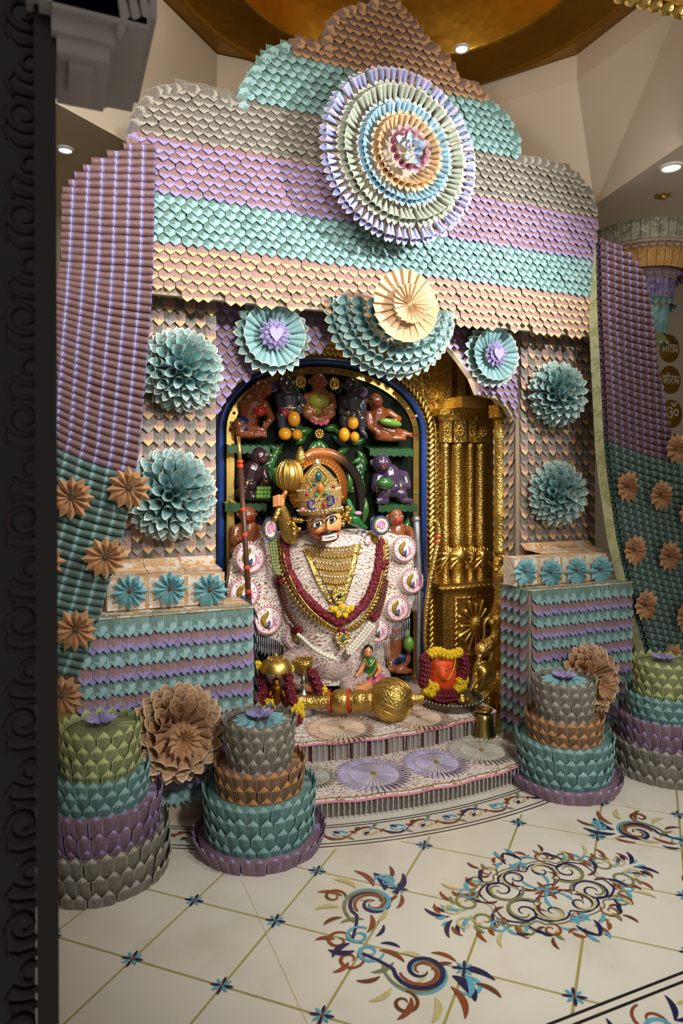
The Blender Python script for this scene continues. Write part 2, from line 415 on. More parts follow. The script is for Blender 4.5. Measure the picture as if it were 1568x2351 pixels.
def lf(x, y, a, L, w, mat, sx, sy, bend=.3):
    pts = [(x+L*t*math.cos(a+bend*t*2), y+L*t*math.sin(a+bend*t*2)) for t in [i/8 for i in range(9)]]
    ribbon([(CX+sx*p, CY+sy*q) for p, q in pts], leafw(w), mat, 'inlay_leaf')
def medal(sx, sy):
    n, o, r, s, g_, u = (M['in_'+k] for k in ('navy', 'straw', 'rust', 'sky', 'sage', 'umber'))
    scroll(.165, .075, .075, 3.6, 1.5, .011, n, sx, sy, 1, [(.01, .03), (.06, .022)])
    scroll(.165, .075, .093, 3.3, .8, .014, g_, sx, sy, 1)
    scroll(.065, .115, .055, -1.2, 1.3, .010, n, sx, sy, 1)
    scroll(.065, .115, .070, -1.0, .8, .012, o, sx, sy, 1)
    lf(.03, .03, .7, .07, .018, s, sx, sy); lf(.03, .012, .1, .06, .015, r, sx, sy); lf(.10, .045, 1.2, .06, .014, u, sx, sy)
    scroll(.33, .055, .055, 2.5, 1.3, .012, g_, sx, sy, -1); scroll(.30, .11, .04, 3.5, 1.2, .011, s, sx, sy, 1); scroll(.41, .05, .045, 2.6, 1.1, .011, o, sx, sy, 1)
    scroll(.14, .195, .04, -2, 1.2, .010, r, sx, sy, -1); scroll(.215, .165, .04, -2.4, 1.1, .010, g_, sx, sy, 1)
    for x, y, a, L, w_, m in ((.24, .12, .9, .08, .022, r), (.20, .14, 1.4, .07, .02, n), (.27, .03, .5, .09, .02, n), (.36, .02, .1, .10, .022, s), (.44, .01, .3, .10, .024, n),
                             (.38, .09, .8, .07, .02, r), (.31, .14, .3, .08, .02, o), (.10, .19, 1.9, .07, .02, s), (.04, .21, 1.5, .09, .022, n), (.02, .235, .7, .06, .02, r), (.16, .23, .6, .06, .018, u),
                             (.27, .16, 2.1, .05, .018, n), (.46, .04, 1.1, .06, .018, r), (.22, .02, -.3, .06, .02, u), (.08, .06, .2, .05, .014, u), (.02, .14, 1.6, .06, .014, r)):
        lf(x, y, a, L, w_, m, sx, sy)
    def lobe(pts, w_, m): ribbon([(CX+sx*p.x, CY+sy*p.y) for p in smooth_path([V((a, b_, 0)) for a, b_ in pts], 6)], taper(w_), m)
    lobe([(.0, .135), (.05, .165), (.12, .150), (.15, .115), (.20, .125), (.255, .09), (.26, .04), (.245, .0)], .010, n); lobe([(.0, .15), (.05, .182), (.13, .168), (.16, .135), (.215, .142), (.275, .10), (.28, .045), (.262, .0)], .008, g_)
    for i in range(9): lf(.03+.05*i, .262-.028*i, 1.1+.6*(i % 2)-.08*i, .05, .022, (s, r, g_, n, o)[i % 5], sx, sy); lf(.05+.05*i, .225-.026*i, -.4+.5*(i % 2), .045, .018, (r, o, u, s, g_)[i % 5], sx, sy)
    for x, y in ((.275, .085), (.02, .185)):
        for k in range(5): lf(x, y, k*1.256, .026, .018, r if x > .1 else s, sx, sy, 0)
quad(medal)
for k in range(8): leaf(CX, CY, k*math.pi/4, .045 if k % 2 else .06, .022, M['in_sky'] if k % 2 else M['in_rust'], 0)
def bracket(sx):
    n, o, r, s, g_, u = (M['in_'+k] for k in ('navy', 'straw', 'rust', 'sky', 'sage', 'umber')); X0 = .84
    def P(q): return [(CX - sx*(X0 - a), CY + b) for a, b in q]
    for sy in (1, -1):
        def sc(x, y, rr, a0, tn, w_, m, sg=1, lead=None): ribbon(P([(a, b*sy) for a, b in spiral(x, y, rr, a0, tn, sg, lead=lead)]), taper(w_), m)
        def l2(x, y, a, L, w_, m, bend=.3):
            ribbon(P([(x+L*t*math.cos(a+bend*t*2), sy*(y+L*t*math.sin(a+bend*t*2))) for t in [i/8 for i in range(9)]]), leafw(w_), m, 'inlay_leaf')
        sc(.17, .19, .095, 3.6, 1.45, .018, n, -1, [(.02, .04), (.06, .10)]); sc(.17, .19, .12, 3.4, 1.0, .018, s, -1); sc(.17, .19, .075, 3.4, 1.1, .016, r, -1); sc(.175, .19, .135, 3.7, .7, .014, g_, -1)
        sc(.045, .045, .05, .5, 1.3, .014, s, 1); sc(-.03, .05, .05, 0, 1.2, .013, r, 1); sc(.05, .29, .05, -1, 1.2, .013, u, 1); sc(.28, .30, .05, 3, 1.1, .014, s, -1)
        for x, y, a, L, w_, m in ((.25, .25, .9, .12, .05, n), (.27, .22, .2, .14, .035, n), (.29, .26, 1.4, .10, .03, s), (.22, .29, 1.2, .13, .03, r), (.15, .31, 1.6, .10, .03, o), (.08, .28, 1.9, .10, .028, r),
                                 (.04, .22, 2.3, .09, .028, o), (.10, .12, 2.4, .09, .024, g_), (.03, .16, 2.7, .08, .024, u), (.0, .02, 3.0, .09, .03, n), (-.04, .06, 2.2, .07, .024, r), (.08, .05, .4, .10, .026, r),
                                 (.14, .09, .2, .09, .026, o), (.20, .20, -.6, .08, .024, u), (.17, .20, 1.9, .05, .02, o), (.24, .13, .3, .09, .022, r), (.10, .02, .1, .07, .02, n), (.30, .31, .5, .09, .024, u)): l2(x, y, a, L, w_, m)
bracket(1); bracket(-1)
# scrolling vine in the curved band and in the straight border
vm = [M['in_'+k] for k in ('rust', 'navy', 'sky', 'straw', 'umber', 'sage')]
for k in range(-11, 12):
    a0 = k*.052; 
    def B(t, q, a0=a0): a = a0 + t*.052; r = 2.643 + q; return (CC[0]+r*math.sin(a), CC[1]-r*math.cos(a))
    s = 1 if k % 2 else -1
    ribbon([B(t, s*.040*math.sin(math.pi*t)) for t in [i/10 for i in range(11)]], taper(.017), vm[0] if k % 3 else vm[1])
    ribbon([B(.55+.28*math.cos(b)*(1-b/9), -s*(.0+.03*math.sin(b)*(1-b/9))) for b in [i*.5 for i in range(11)]], taper(.016), vm[2] if k % 2 else vm[3])
    for t, q, m in ((.1, .02, 4), (.35, -.03, 1), (.75, .03, 5), (.9, -.02, 0), (.6, .01, 2)):
        p0 = B(t, s*q); p1 = B(t+.22, s*(q+.026)); ribbon([p0, ((p0[0]+p1[0])/2, (p0[1]+p1[1])/2+.006), p1], leafw(.026), vm[m], 'inlay_leaf')
for k in range(5):
    x = 1.42 + k*.24
    for s, m in ((1, 0), (-1, 2)):
        ribbon([(a, b) for a, b in spiral(x, -2.085+.02*s, .065, 1.5*s, 1.3, s)], taper(.014), vm[m]); leaf(x+.06, -2.09, .5*s, .1, .026, vm[1]); leaf(x-.05, -2.08, 2.2*s, .08, .024, vm[3])
# ------------------------------------------------------------------ walls
def wallbox(name, lo, hi, mat): return tag(MB().box(lo, hi).build(name, mat, smooth=False), kind='structure')
wallbox('wall_back', (-1.6, 2.0, 0), (6.4, 2.1, 5.2), M['wall'])
wallbox('wall_left', (-1.6, -1.2, 0), (-1.5, 2.0, 5.2), M['wall'])
wallbox('wall_right', (6.3, -1.5, 0), (6.4, 2.0, 5.2), M['wall'])
# ------------------------------------------------------------------ ceiling: low flat part, sloping octagonal vault, gold ring and dome
ZL, ZU, ZG = 3.60, 4.42, 4.60
lowp = [atZ(125, 235, ZL), atZ(302, 332, ZL), V((1.0, 1.25, ZL)), V((2.9, 1.25, ZL)), atZ(1365, 470, ZL), atZ(1568, 330, ZL), V((3.0, -1.9, ZL)), V((.4, -1.9, ZL)), V((-.25, -.9, ZL))]
gc0 = V((1.83, -.25, 0)); 
def oct_pt(a, r, z): return gc0 + V((r*math.cos(a), r*math.sin(a), z))
upp = []
for p in lowp:
    d = V((p.x-gc0.x, p.y-gc0.y, 0)).normalized(); upp.append(gc0 + d*1.62 + V((0, 0, ZU)))
n = len(lowp)
outer = [V((-1.6, 2.0, ZL)), V((6.4, 2.0, ZL)), V((6.4, -3.2, ZL)), V((-1.6, -3.2, ZL))]
cb = MB()
def tri_ring(b, inner, out):
    vs = inner + out; fs = []; N = len(inner); c = sum(inner, V((0,0,0)))/N
    ang = lambda p: math.atan2(p.y-c.y, p.x-c.x)
    own = [min(range(len(out)), key=lambda k: (out[k]-p).length) for p in inner]
    for i in range(N):
        j = (i+1) % N; fs.append((i, j, N+own[i]))
        if own[i] != own[j]: fs.append((j, N+own[j], N+own[i]))
    b.add(vs, fs)
tri_ring(cb, lowp, outer); ceil = tag(cb.build('ceiling', M['cream'], smooth=False), kind='structure')
for i in range(n):
    j = (i+1) % n; mid = (lowp[i]+lowp[j]+upp[i]+upp[j])/4
    MB().add([lowp[i], lowp[j], upp[j], upp[i]], [(0, 1, 2, 3)]).build('vault_panel', M['cream'], ceil, False)
    MB().add([upp[i], upp[j], upp[j]+V((0, 0, ZG-ZU)), upp[i]+V((0, 0, ZG-ZU))], [(0, 1, 2, 3)]).build('vault_fascia', M['cream'], ceil, False)
T0 = Matrix.Translation(gc0)
tag(MB().lathe([(2.6, ZG+.004), (1.47, ZG+.002), (1.45, ZG-.03), (1.43, ZG), (1.12, ZG), (1.10, ZG+.03), (1.10, ZG+.42), (.95, ZG+.75), (.6, ZG+1.0), (.02, ZG+1.1)], T0, 48, cap=False).build('ceiling_dome', M['gold_d'], smooth=True), kind='structure')
M['lamp'] = NT('lamp_glow').out((1, .95, .85, 1), .5); M['lamp'].node_tree.nodes['Principled BSDF'].inputs['Emission Color'].default_value = (1, .94, .84, 1); M['lamp'].node_tree.nodes['Principled BSDF'].inputs['Emission Strength'].default_value = 6
M['white_rim'] = simple('white_enamel', 'd8d4cc', .4)
for (px, py, Z, r, lab) in ((1060, 111, ZG, .055, 'small round downlight glowing in the gold dome ring'), (1541, 384, ZL, .075, 'large round downlight in the cream ceiling above the note-covered column'), (150, 343, ZL, .05, 'small round downlight in the cream ceiling beside the dark door post')):
    p = atZ(px, py, Z-.004); t = thing('downlight', p, lab, 'ceiling light')
    MB().lathe([(r*.72, -.004), (r*.80, -.012), (r, -.008), (r*1.02, .004)], Matrix.Translation(p), 24, cap=False).build('rim', M['white_rim'], t)
    MB().lathe([(.001, -.002), (r*.75, -.003)], Matrix.Translation(p), 20, cap=False).build('lens', M['lamp'], t)
    l = spot('downlight_lamp', p-V((0, 0, .03)), p-V((0, 0, 1)), 14, .04, 110, .8); place(l, l.matrix_basis.copy(), t)
b = MB().lathe([(.02, -.03), (.03, 0)], Matrix.Translation(atZ(1522, 448, ZL)), 8)
for a in range(4): b.ell(atZ(1522, 448, ZL)+V((.035*math.cos(a*1.57), .035*math.sin(a*1.57), -.006)), (.03, .03, .006), 8, 4)
tag(b.build('ceiling_hook', M['gold_s']), 'small gold ornamental hook plate on the ceiling above the note-covered column', 'hook')
b = MB(); a, c = atY(120, 368, 1.98), atY(420, 385, 1.98); b.box((a.x-.4, 1.93, a.z-.02), (c.x, 2.0, a.z+.02)); tag(b.build('trim_1', simple('dark_rail', '4a4540', .4)), kind='structure')
# ------------------------------------------------------------------ dark door post in the foreground
M['darkglass'] = simple('dark_door_glass', '0d0806', .06, 0, .2, 10)
M['darkwood'] = simple('dark_door_wood', '120b08', .35)
M['etch'] = simple('etched_scroll', '2c2320', .75)
PY = -2.30
pt, pb = atY(124, 60, PY), atY(139, 2300, PY); e = (pt.x+pb.x)/2
post = thing('door_1', (e-.3, PY, 0), 'dark glass door leaf with etched scroll ornament beside the dark post', 'door'); 
del post['label'], post['category']; tag(post, kind='structure')
MB().box((e-.9, PY+.02, 0), (e-.035, PY+.035, 3.3)).build('glass_pane', M['darkglass'], post, False)
MB().add([(pb.x-.035, PY-.01, -.02), (pb.x, PY-.01, -.02), (pb.x, PY+.05, -.02), (pb.x-.035, PY+.05, -.02), (pt.x-.035, PY-.01, 3.3), (pt.x, PY-.01, 3.3), (pt.x, PY+.05, 3.3), (pt.x-.035, PY+.05, 3.3)],
         [(0,1,5,4), (1,2,6,5), (2,3,7,6), (3,0,4,7)]).build('door_stile', M['darkwood'], post, False)
k = 0
for py in range(20, 2480, 118):
    s = 1 if k % 2 else -1; k += 1; m = pxm(atY(60, py, PY))
    def Q(x, y): 
        p = atY(62, py, PY); return V((p.x + x*m, PY+.017, p.z - y*m))
    b = MB()
    pts = [Q(-s*30, 75), Q(-s*45, 40)] + [Q(s*8+s*(42*(1-.68*i/18))*math.cos(2.6-i*.42), -5-(42*(1-.68*i/18))*math.sin(2.6-i*.42)*-1) for i in range(19)]
    b.tube(pts, [m*(4+5*math.sin(math.pi*min(1, .1+i/len(pts)))) for i in range(len(pts))], 6)
    b.tube([Q(-s*40, 50), Q(-s*20, 62), Q(s*18, 66), Q(s*38, 52)], [m*3, m*8, m*8, m*2], 6)
    b.tube([Q(s*45, -5), Q(s*50, 30), Q(s*42, 60)], [m*7, m*6, m*2], 6)
    b.build('etched_scroll', M['etch'], post)
# stone bracket capital on the post
M['stone'] = simple('grey_stone', 'a09a96', .7)
st = thing('stone_bracket', (e+.1, PY, 2.4), 'grey carved stone bracket on top of the dark door post', 'bracket')
m = pxm(atY(230, 80, PY))
def slab(x0, x1, y0, y1, d0=-.05, d1=.25, name='moulding'):
    a, c = atY(x0, y1, PY), atY(x1, y0, PY); MB().box((a.x, PY+d0, a.z), (c.x, PY+d1, c.z)).build(name, M['stone'], st, False)
slab(60, 352, -60, 12); slab(90, 330, 12, 38); slab(120, 335, 38, 55)
slab(118, 262, 55, 92, -.03, .2); slab(130, 250, 92, 132, -.02, .16, 'pendant'); slab(158, 215, 132, 152, 0, .1, 'pendant_tip')
for q in range(3):
    a = atY(268+q*24, 70, PY); MB().tube([a+V((0, -.04, .05)), a+V((.01, -.045, .0)), a+V((.0, -.035, -.035+.012*q))], [m*15, m*13, m*7], 10).build('leaf_lobe', M['stone'], st)
# ornate gold lintel edge, top right corner
lt = thing('gold_lintel', atY(1520, 0, -1.6), 'dark gold ornamental lintel edge hanging above the hall', 'lintel')
for q in range(7):
    a = atY(1425+q*26, -8+q*7, -1.6); MB().ell(a, (.03, .03, .022), 10, 6).build('scallop', M['gold'], lt)
a, c = atY(1400, -45, -1.6), atY(1640, 0, -1.6); MB().box((a.x, -1.62, a.z-.02), (c.x+.3, -1.56, a.z+.1)).build('beam', M['gold'], lt, False)
# ------------------------------------------------------------------ panelled wall with gold roundels, right background
RW = 1.2
wl = tag(MB().box((3.55, RW, 0), (6.3, RW+.08, 3.6)).build('wall_roundel', simple('panel_white', 'b9b0a2', .45), smooth=False), kind='structure')
M['disc_gold'] = gold('disc_gold', 'a07a34', .3, 'plain'); M['ivory'] = simple('ivory_print', 'd8d0be', .5)
for i, (px, py, txt) in enumerate(((1536, 800, 'ram'), (1539, 872, 'ram'), (1542, 950, 'om'), (1545, 1028, 'ram'))):
    p = atY(px, py, RW-.004); r = 32*pxm(p)
    t = thing('gold_roundel', p, ('gold roundel lettered with a white Om sign on the pale panelled wall' if txt == 'om' else 'gold roundel with ivory Devanagari lettering on the panelled wall, ' + ('under the note-covered column', 'just above the Om roundel', '', 'just below the Om roundel')[i]), 'roundel', 'gold roundels on the panelled wall')
    MB().lathe([(.001, .006), (r*.94, .006), (r, .003), (r, -.004)], basis_z(p, (0, -1, 0)), 32, cap=False).build('disc', M['disc_gold'], t)
    if txt == 'om':
        cu = bpy.data.curves.new('lettering', 'FONT'); cu.body = 'ॐ'; cu.size = r*1.5; cu.align_x = 'CENTER'; cu.align_y = 'CENTER'; cu.extrude = .001
        tmp = bpy.data.objects.new('tmp', cu); COL.objects.link(tmp); me = bpy.data.meshes.new_from_object(tmp); bpy.data.objects.remove(tmp)
        me.materials.clear(); me.materials.append(M['ivory']); to = bpy.data.objects.new('lettering', me); COL.objects.link(to)
        place(to, Matrix.Translation(p+V((0, -.008, 0))) @ Matrix.Rotation(math.pi/2, 4, 'X'), t)
    else:
        # drawn strokes: shri, ra, aa, ma hanging from the head line
        b = MB(); k = r*.58
        for st_ in ([(0, 1), (2.85, 1)], [(.08, .62), (.14, .84), (.36, .86), (.46, .68), (.36, .50), (.20, .42), (.30, .22), (.46, .06)], [(.76, 1), (.76, 0)], [(.74, .58), (.52, .40), (.36, .34)], [(1.12, 1), (1.12, 0)],
                    [(1.12, 1), (1.10, 1.24), (.94, 1.34), (.78, 1.24), (.76, 1)], [(1.42, 1), (1.62, .86), (1.60, .62), (1.40, .54), (1.70, .04)], [(1.98, 1), (1.98, 0)],
                    [(2.26, 1), (2.26, .34), (2.36, .20), (2.44, .34), (2.26, .44), (2.66, .44)], [(2.66, 1), (2.66, 0)]):
            q = [p+V(((x-1.42)*k, -.008, (y-.55)*k)) for x, y in st_]; b.tube(q if len(q) == 2 else smooth_path(q, 4), k*.075, 6)
        b.build('lettering', M['ivory'], t)
    b = MB()
    for z in (p.z-.155, ): b.box((p.x-.22, RW-.006, z-.004), (p.x+.3, RW, z+.004))
    b.build('panel_rail', M['ivory'], wl, False)
# ================================================================== FOLDED-NOTE STRUCTURES
def note_mb(w, L, tip, proud=.010, th=.0016, curve=.003):
    """house-shaped folded note: tip at the origin pointing down (-y), body up; +z towards the viewer"""
    h = w/2; pr = lambda y: proud*(1-y/L)
    f = [(-h, L, 0), (0, L, curve*.3), (h, L, 0), (-h, tip, pr(tip)), (0, tip*1.05, pr(tip)+curve), (h, tip, pr(tip)), (0, 0, pr(0))]
    b = [(x, y, z-th) for x, y, z in f]
    fs = [(0, 3, 4, 1), (1, 4, 5, 2), (3, 6, 4), (4, 6, 5)]
    rim = [0, 3, 6, 5, 2]; fs += [(rim[i], rim[i]+7, rim[i+1]+7, rim[i+1]) for i in range(4)] + [(8, 11, 10, 7), (9, 12, 11, 8), (11, 13, 10), (12, 13, 11)]
    uv = [(x/w+.5, y/L) for x, y, z in f]
    return MB().add(f+b, fs, uv+uv)
_mc = {}
def note_mesh(key, mat, name='folded_note'):
    if (key, mat) not in _mc: _mc[(key, mat)] = NOTE[key].mesh(name, M[mat], False)
    return _mc[(key, mat)]
NOTE = {}
def put_pieces(th, key, items, name='folded_note', limit=290):
    """items: (matrix, material key). The nearest become parts of their own, the others one joined part."""
    items = sorted(items, key=lambda q: (q[0].translation - CAM).length)
    for W, m in items[:limit]: inst(name, note_mesh(key, m, name), W, th)
    if len(items) > limit:
        ms = sorted({m for _, m in items}); b = MB()
        for W, m in items[limit:]: b.merge(NOTE[key], W, ms.index(m))
        tag(b.build('further_'+name, [M[m] for m in ms], th, False), kind='stuff')
XV, YV, ZV = V((1, 0, 0)), V((0, 1, 0)), V((0, 0, 1))
def wall_frame(p, nx, jit=.03, lift=0.0):
    """note frame on a vertical face whose rightward direction is nx"""
    n = nx.cross(ZV).normalized(); a = random.uniform(-jit, jit); t = random.uniform(-.05, .05) + lift
    x = nx*math.cos(a) + ZV*math.sin(a); y = ZV*math.cos(a) - nx*math.sin(a)
    y2 = y*math.cos(t) - n*math.sin(t); z2 = n*math.cos(t) + y*math.sin(t)
    return frame(p, x, y2, z2)
# ------------------------------------------------------------------ header panel
NOTE['head'] = note_mb(.0555, .092, .022, .024)
hp = [(300, 342), (300, 318), (315, 270), (340, 232), (375, 207), (440, 204), (500, 220), (553, 238), (565, 200), (585, 165), (620, 126), (650, 110), (700, 100), (748, 108), (755, 80), (768, 48), (800, 25), (855, 8),
      (880, -8), (905, 4), (945, 50), (985, 98), (1020, 130), (1052, 180), (1090, 205), (1132, 242), (1165, 278), (1188, 330), (1196, 362), (1240, 370), (1295, 388), (1330, 415), (1356, 455), (1367, 505)]
HO = [(atY(x, y).x, atY(x, y).z) for x, y in hp]
xl, xr = .36, atY(1366, 600).x
HO = HO[1:]; HO[0] = (xl, HO[0][1]); HO = [(xl, 2.575)] + HO + [(xr, 2.575)]
head = thing('note_header_panel', (1.85, .1, 2.57), 'large stepped pediment panel shingled with folded banknotes in coloured bands above the shrine', 'panel')
MB().prism([(x, z) for x, z in HO], .012, .05).build('panel_board', M['card'], head, False)
MB().prism([(xl, 2.74)] + HO[1:-1] + [(xr, 2.74)], .05, .20).build('panel_frame', M['card'], head, False)
bands = [(2.555, 2.84, 'tan', .048), (2.84, 3.09, 'teal', .042), (3.09, 3.385, 'purple', .042), (3.385, 3.665, 'grey', .042), (3.665, 3.97, 'teal', .042), (3.97, 4.6, 'brown', .042)]
def band_of(x, z):
    top = 3 if (x < .93 or x > 2.77) else 4 if (x < 1.20 or x > 2.56) else 5
    return bands[min(top, next((i for i, q in enumerate(bands) if q[0] <= z < q[1]), 5))][2]
items = []; row = 0
for z0, z1, m, ph in bands:
    k = max(1, round((z1-z0)/ph)); ph2 = (z1-z0)/k
    for r in range(k):
        z = z0 + r*ph2; row += 1; x = xl - .05 + (.029 if row % 2 else 0)
        while x < xr + .03:
            zz = z + random.uniform(-.005, .005) - .012; xx = x + random.uniform(-.004, .004)
            if inside(HO, min(max(xx, xl+.005), xr-.005), zz+.034) and xl-.01 < xx < xr+.012:
                items.append((wall_frame(V((xx, .006 - .0012*(row % 2), zz)), XV, .05), band_of(xx, z+.005)))
            x += .0575
# border notes folded along the stepped outline
pts = smooth_path([V((x, 0, z)) for x, z in HO[1:-1]], 3); acc = 0
for a, c in zip(pts, pts[1:]):
    acc += (c-a).length
    if acc > .05:
        acc = 0; t = (c-a).normalized(); n = V((0, -1, 0)); out = n.cross(t) ; 
        z = a.z; m = band_of(a.x, z)
        y = -t; x = y.cross(n); ti = random.uniform(.05, .15)
        items.append((frame(a - out*.0 + V((0, -.002, 0)) - V((0, 0, .012)), x, y*math.cos(ti)+n*-math.sin(ti), n*math.cos(ti)+y*math.sin(ti)), m))
        for d in (.055, .12): items.append((frame(a + V((0, d, .004)), YV, -t, out if out.z > 0 else -out), m))
put_pieces(head, 'head', items)
# ------------------------------------------------------------------ pillars
NOTE['pil'] = note_mb(.055, .125, .028, .026)
def pillar(x0, x1, Y, z0, z1, label, side=None):
    t = thing('note_pillar', ((x0+x1)/2, Y+.12, z0), label, 'pillar', 'note-covered pillars')
    MB().box((x0, Y, 0), (x1, Y+.26, z1)).build('pillar_core', M['card'], t, False)
    it = []; n = round((x1-x0)/.0575); cw = (x1-x0)/n
    nr = round((z1-z0)/.072)
    for r in range(-4 if side else 0, nr+1):
        for c in range(n):
            it.append((wall_frame(V((x0+cw*(c+.5), Y-.003, z0 + r*.072 - .01 + random.uniform(-.004, .004))), XV, .03), 'tan' if (r+c) % 2 else 'grey'))
        if side:
            for c in range(4):
                it.append((wall_frame(V((side[0], Y+.24-.058*c, z0 + r*.072 - .012)), V((0, -1, 0)) if side[1] < 0 else YV, .03), 'tan' if (r+c) % 2 else 'grey'))
    put_pieces(t, 'pil', it)
PYF = .17
pillar(.20, atY(494, 1000, PYF).x, PYF, 1.155, 2.60, 'banknote-covered pillar behind the box with three teal paper stars')
xi = atY(1192, 1000, PYF).x
pillar(xi, atY(1362, 900, PYF).x, PYF, 1.135, 2.60, 'banknote-covered pillar behind the box with four teal paper stars', (xi-.003, -1))
# ------------------------------------------------------------------ arch valance between the pillars
VY = .20
arch = [(488, 690), (488, 945), (503, 938), (520, 905), (545, 880), (590, 852), (640, 836), (690, 822), (735, 805), (775, 775), (790, 762), (1005, 770), (1035, 800), (1060, 832), (1085, 868), (1100, 905), (1140, 915), (1165, 935), (1185, 970), (1197, 990), (1200, 690)]
AO = [(atY(x, y, VY).x, atY(x, y, VY).z) for x, y in arch]
val = thing('arch_valance', (1.8, VY, 2.0), 'lobed arch valance shingled with lavender folded notes between the pillars', 'valance')
MB().prism(AO, VY+.01, VY+.06).build('valance_board', M['card'], val, False)
NOTE['val'] = note_mb(.054, .095, .028, .024); it = []
for r in range(18):
    z = 1.93 + r*.047
    for c in range(44):
        x = .80 + c*.056 + (.028 if r % 2 else 0)
        if inside(AO, x, z+.022) and inside(AO, x, z+.05) or (inside(AO, x, z+.03) and random.random() < .8): it.append((wall_frame(V((x, VY+.002, z+random.uniform(-.004, .004))), XV, .05), 'purple'))
put_pieces(val, 'val', it)
# ------------------------------------------------------------------ pedestals
NOTE['ped'] = note_mb(.059, .098, .028, .034); 
PF = -.30
def pedestal(x0, x1, zt, label, side=None, rows=14):
    t = thing('note_pedestal', ((x0+x1)/2, PF+.2, 0), label, 'pedestal', 'striped note pedestals')
    MB().box((x0, PF, 0), (x1, PF+.26, zt)).build('pedestal_core', M['card'], t, False)
    b = MB(); k = 5
    for i in range(k):
        xa = x0 + (x1-x0)*i/k; MB().box((xa-.01 if i == 0 else xa, PF-.016, zt), (xa+(x1-x0)/k+.004, PF+.28, zt+.006+.002*(i % 2))).build('flat_note', M['flat_tan'], t, False)
    it = []; n = round((x1-x0)/.064); cw = (x1-x0)/n
    for r in range(rows):
        z = zt - .082 - r*.068
        if z < .03: break
        for c in range(n):
            m = 'purple' if r % 2 else 'teal'; x = x0 + cw*(c+.5) + random.uniform(-.004, .004)
            it.append((wall_frame(V((x, PF-.004, z+random.uniform(-.005, .005))), XV, .06), m))
        for c in range(n-1):
            it.append((wall_frame(V((x0 + cw*(c+1), PF+.002, z-.004)), XV, .05, -.06), m))
        if side:
            for c in range(4): it.append((wall_frame(V((side[0], PF+.225-.064*c, z+random.uniform(-.005, .005))), V((0, -1, 0)) if side[1] < 0 else YV, .06), m))
    put_pieces(t, 'ped', it)
def flat_mat(name, a, b, c):
    t = NT(name); p = t.pos(); n = t.noise(14, p, 2); n2 = t.voro(26, p, out=1)
    col = t.mix(t.step(n, .46, .54), lin(a), lin(b)); col = t.mix(t.step(t.noise(45, p, 2), .55, .62), col, lin(c)); return t.out(col, .5)
M['flat_tan'] = flat_mat('flat_notes_tan', 'e3d3bd', 'cfa983', 'd39a5c')
pxl, pxr = atY(178, 1500, PF).x, atY(581, 1500, PF).x
pedestal(pxl, pxr, .985, 'pedestal striped with teal and lavender folded notes beside the umbrella idol', (pxr+.003, 1))
qxl, qxr = atY(1216, 1500, PF).x, atY(1447, 1450, PF).x
pedestal(qxl, qxr, .955, 'pedestal striped with teal and lavender folded notes beside the gold elephant', (qxl-.003, -1))
# boxes of flat notes on the pedestals
def note_box(x0, x1, z0, z1, n, label, s0, s1):
    t = thing('note_box', ((x0+x1)/2, 0, z0), label, 'box', 'note-covered boxes on the pedestals')
    Yb = -.20; MB().box((x0+.004, Yb+.004, z0), (x1-.004, -.09, z1-.004)).build('box_core', M['card'], t, False)
    for i in range(n):
        a = x0+(x1-x0)*i/n; c = x0+(x1-x0)*(i+1)/n
        MB().box((a+.002, Yb-.003, z0+.004), (c-.002, Yb+.003, z1-.004)).build('flat_note', M['flat_w'], t, False)
        MB().box((a, Yb-.004, z1-.006), (c-.001, -.085, z1+.001)).build('top_note', M['flat_tan'], t, False)
        MB().box((c-.014, Yb-.0045, z0+.006), (c-.004, Yb+.003, z1-.006)).build('orange_band', M['flat_or'], t, False)
        if i == 0: MB().box((x0-.001, Yb, z0+.004), (x0+.003, -.09, z1-.006)).build('side_note', M['flat_w'], t, False)
        a = s0+(s1-s0)*i/n; c = s0+(s1-s0)*(i+1)/n
        MB().add([(a, -.10, z1+.003), (c-.003, -.10, z1+.003), (c-.003, .08, z1+.012), (a, .08, z1+.012), (c-.003, .135, z1+.05), (a, .135, z1+.05)], [(0, 1, 2, 3), (3, 2, 4, 5)]).build('skirt_note', M['flat_tan'], t)
M['flat_w'] = flat_mat('flat_notes_white', 'e8e0d2', 'dfd2c0', 'd2b896'); M['flat_or'] = flat_mat('flat_notes_orange', 'd69c50', 'e0b070', 'c88840')
bl, br = atY(246, 1400, -.2).x, atY(516, 1400, -.2).x; note_box(bl, br, .995, 1.15, 3, 'box papered with flat notes carrying three teal paper stars', .24, .80)
b2l, b2r = atY(1181, 1340, -.2).x, atY(1392, 1340, -.2).x; note_box(b2l, b2r, .965, 1.135, 4, 'box papered with flat notes carrying four teal paper stars', xi-.02, 3.44)
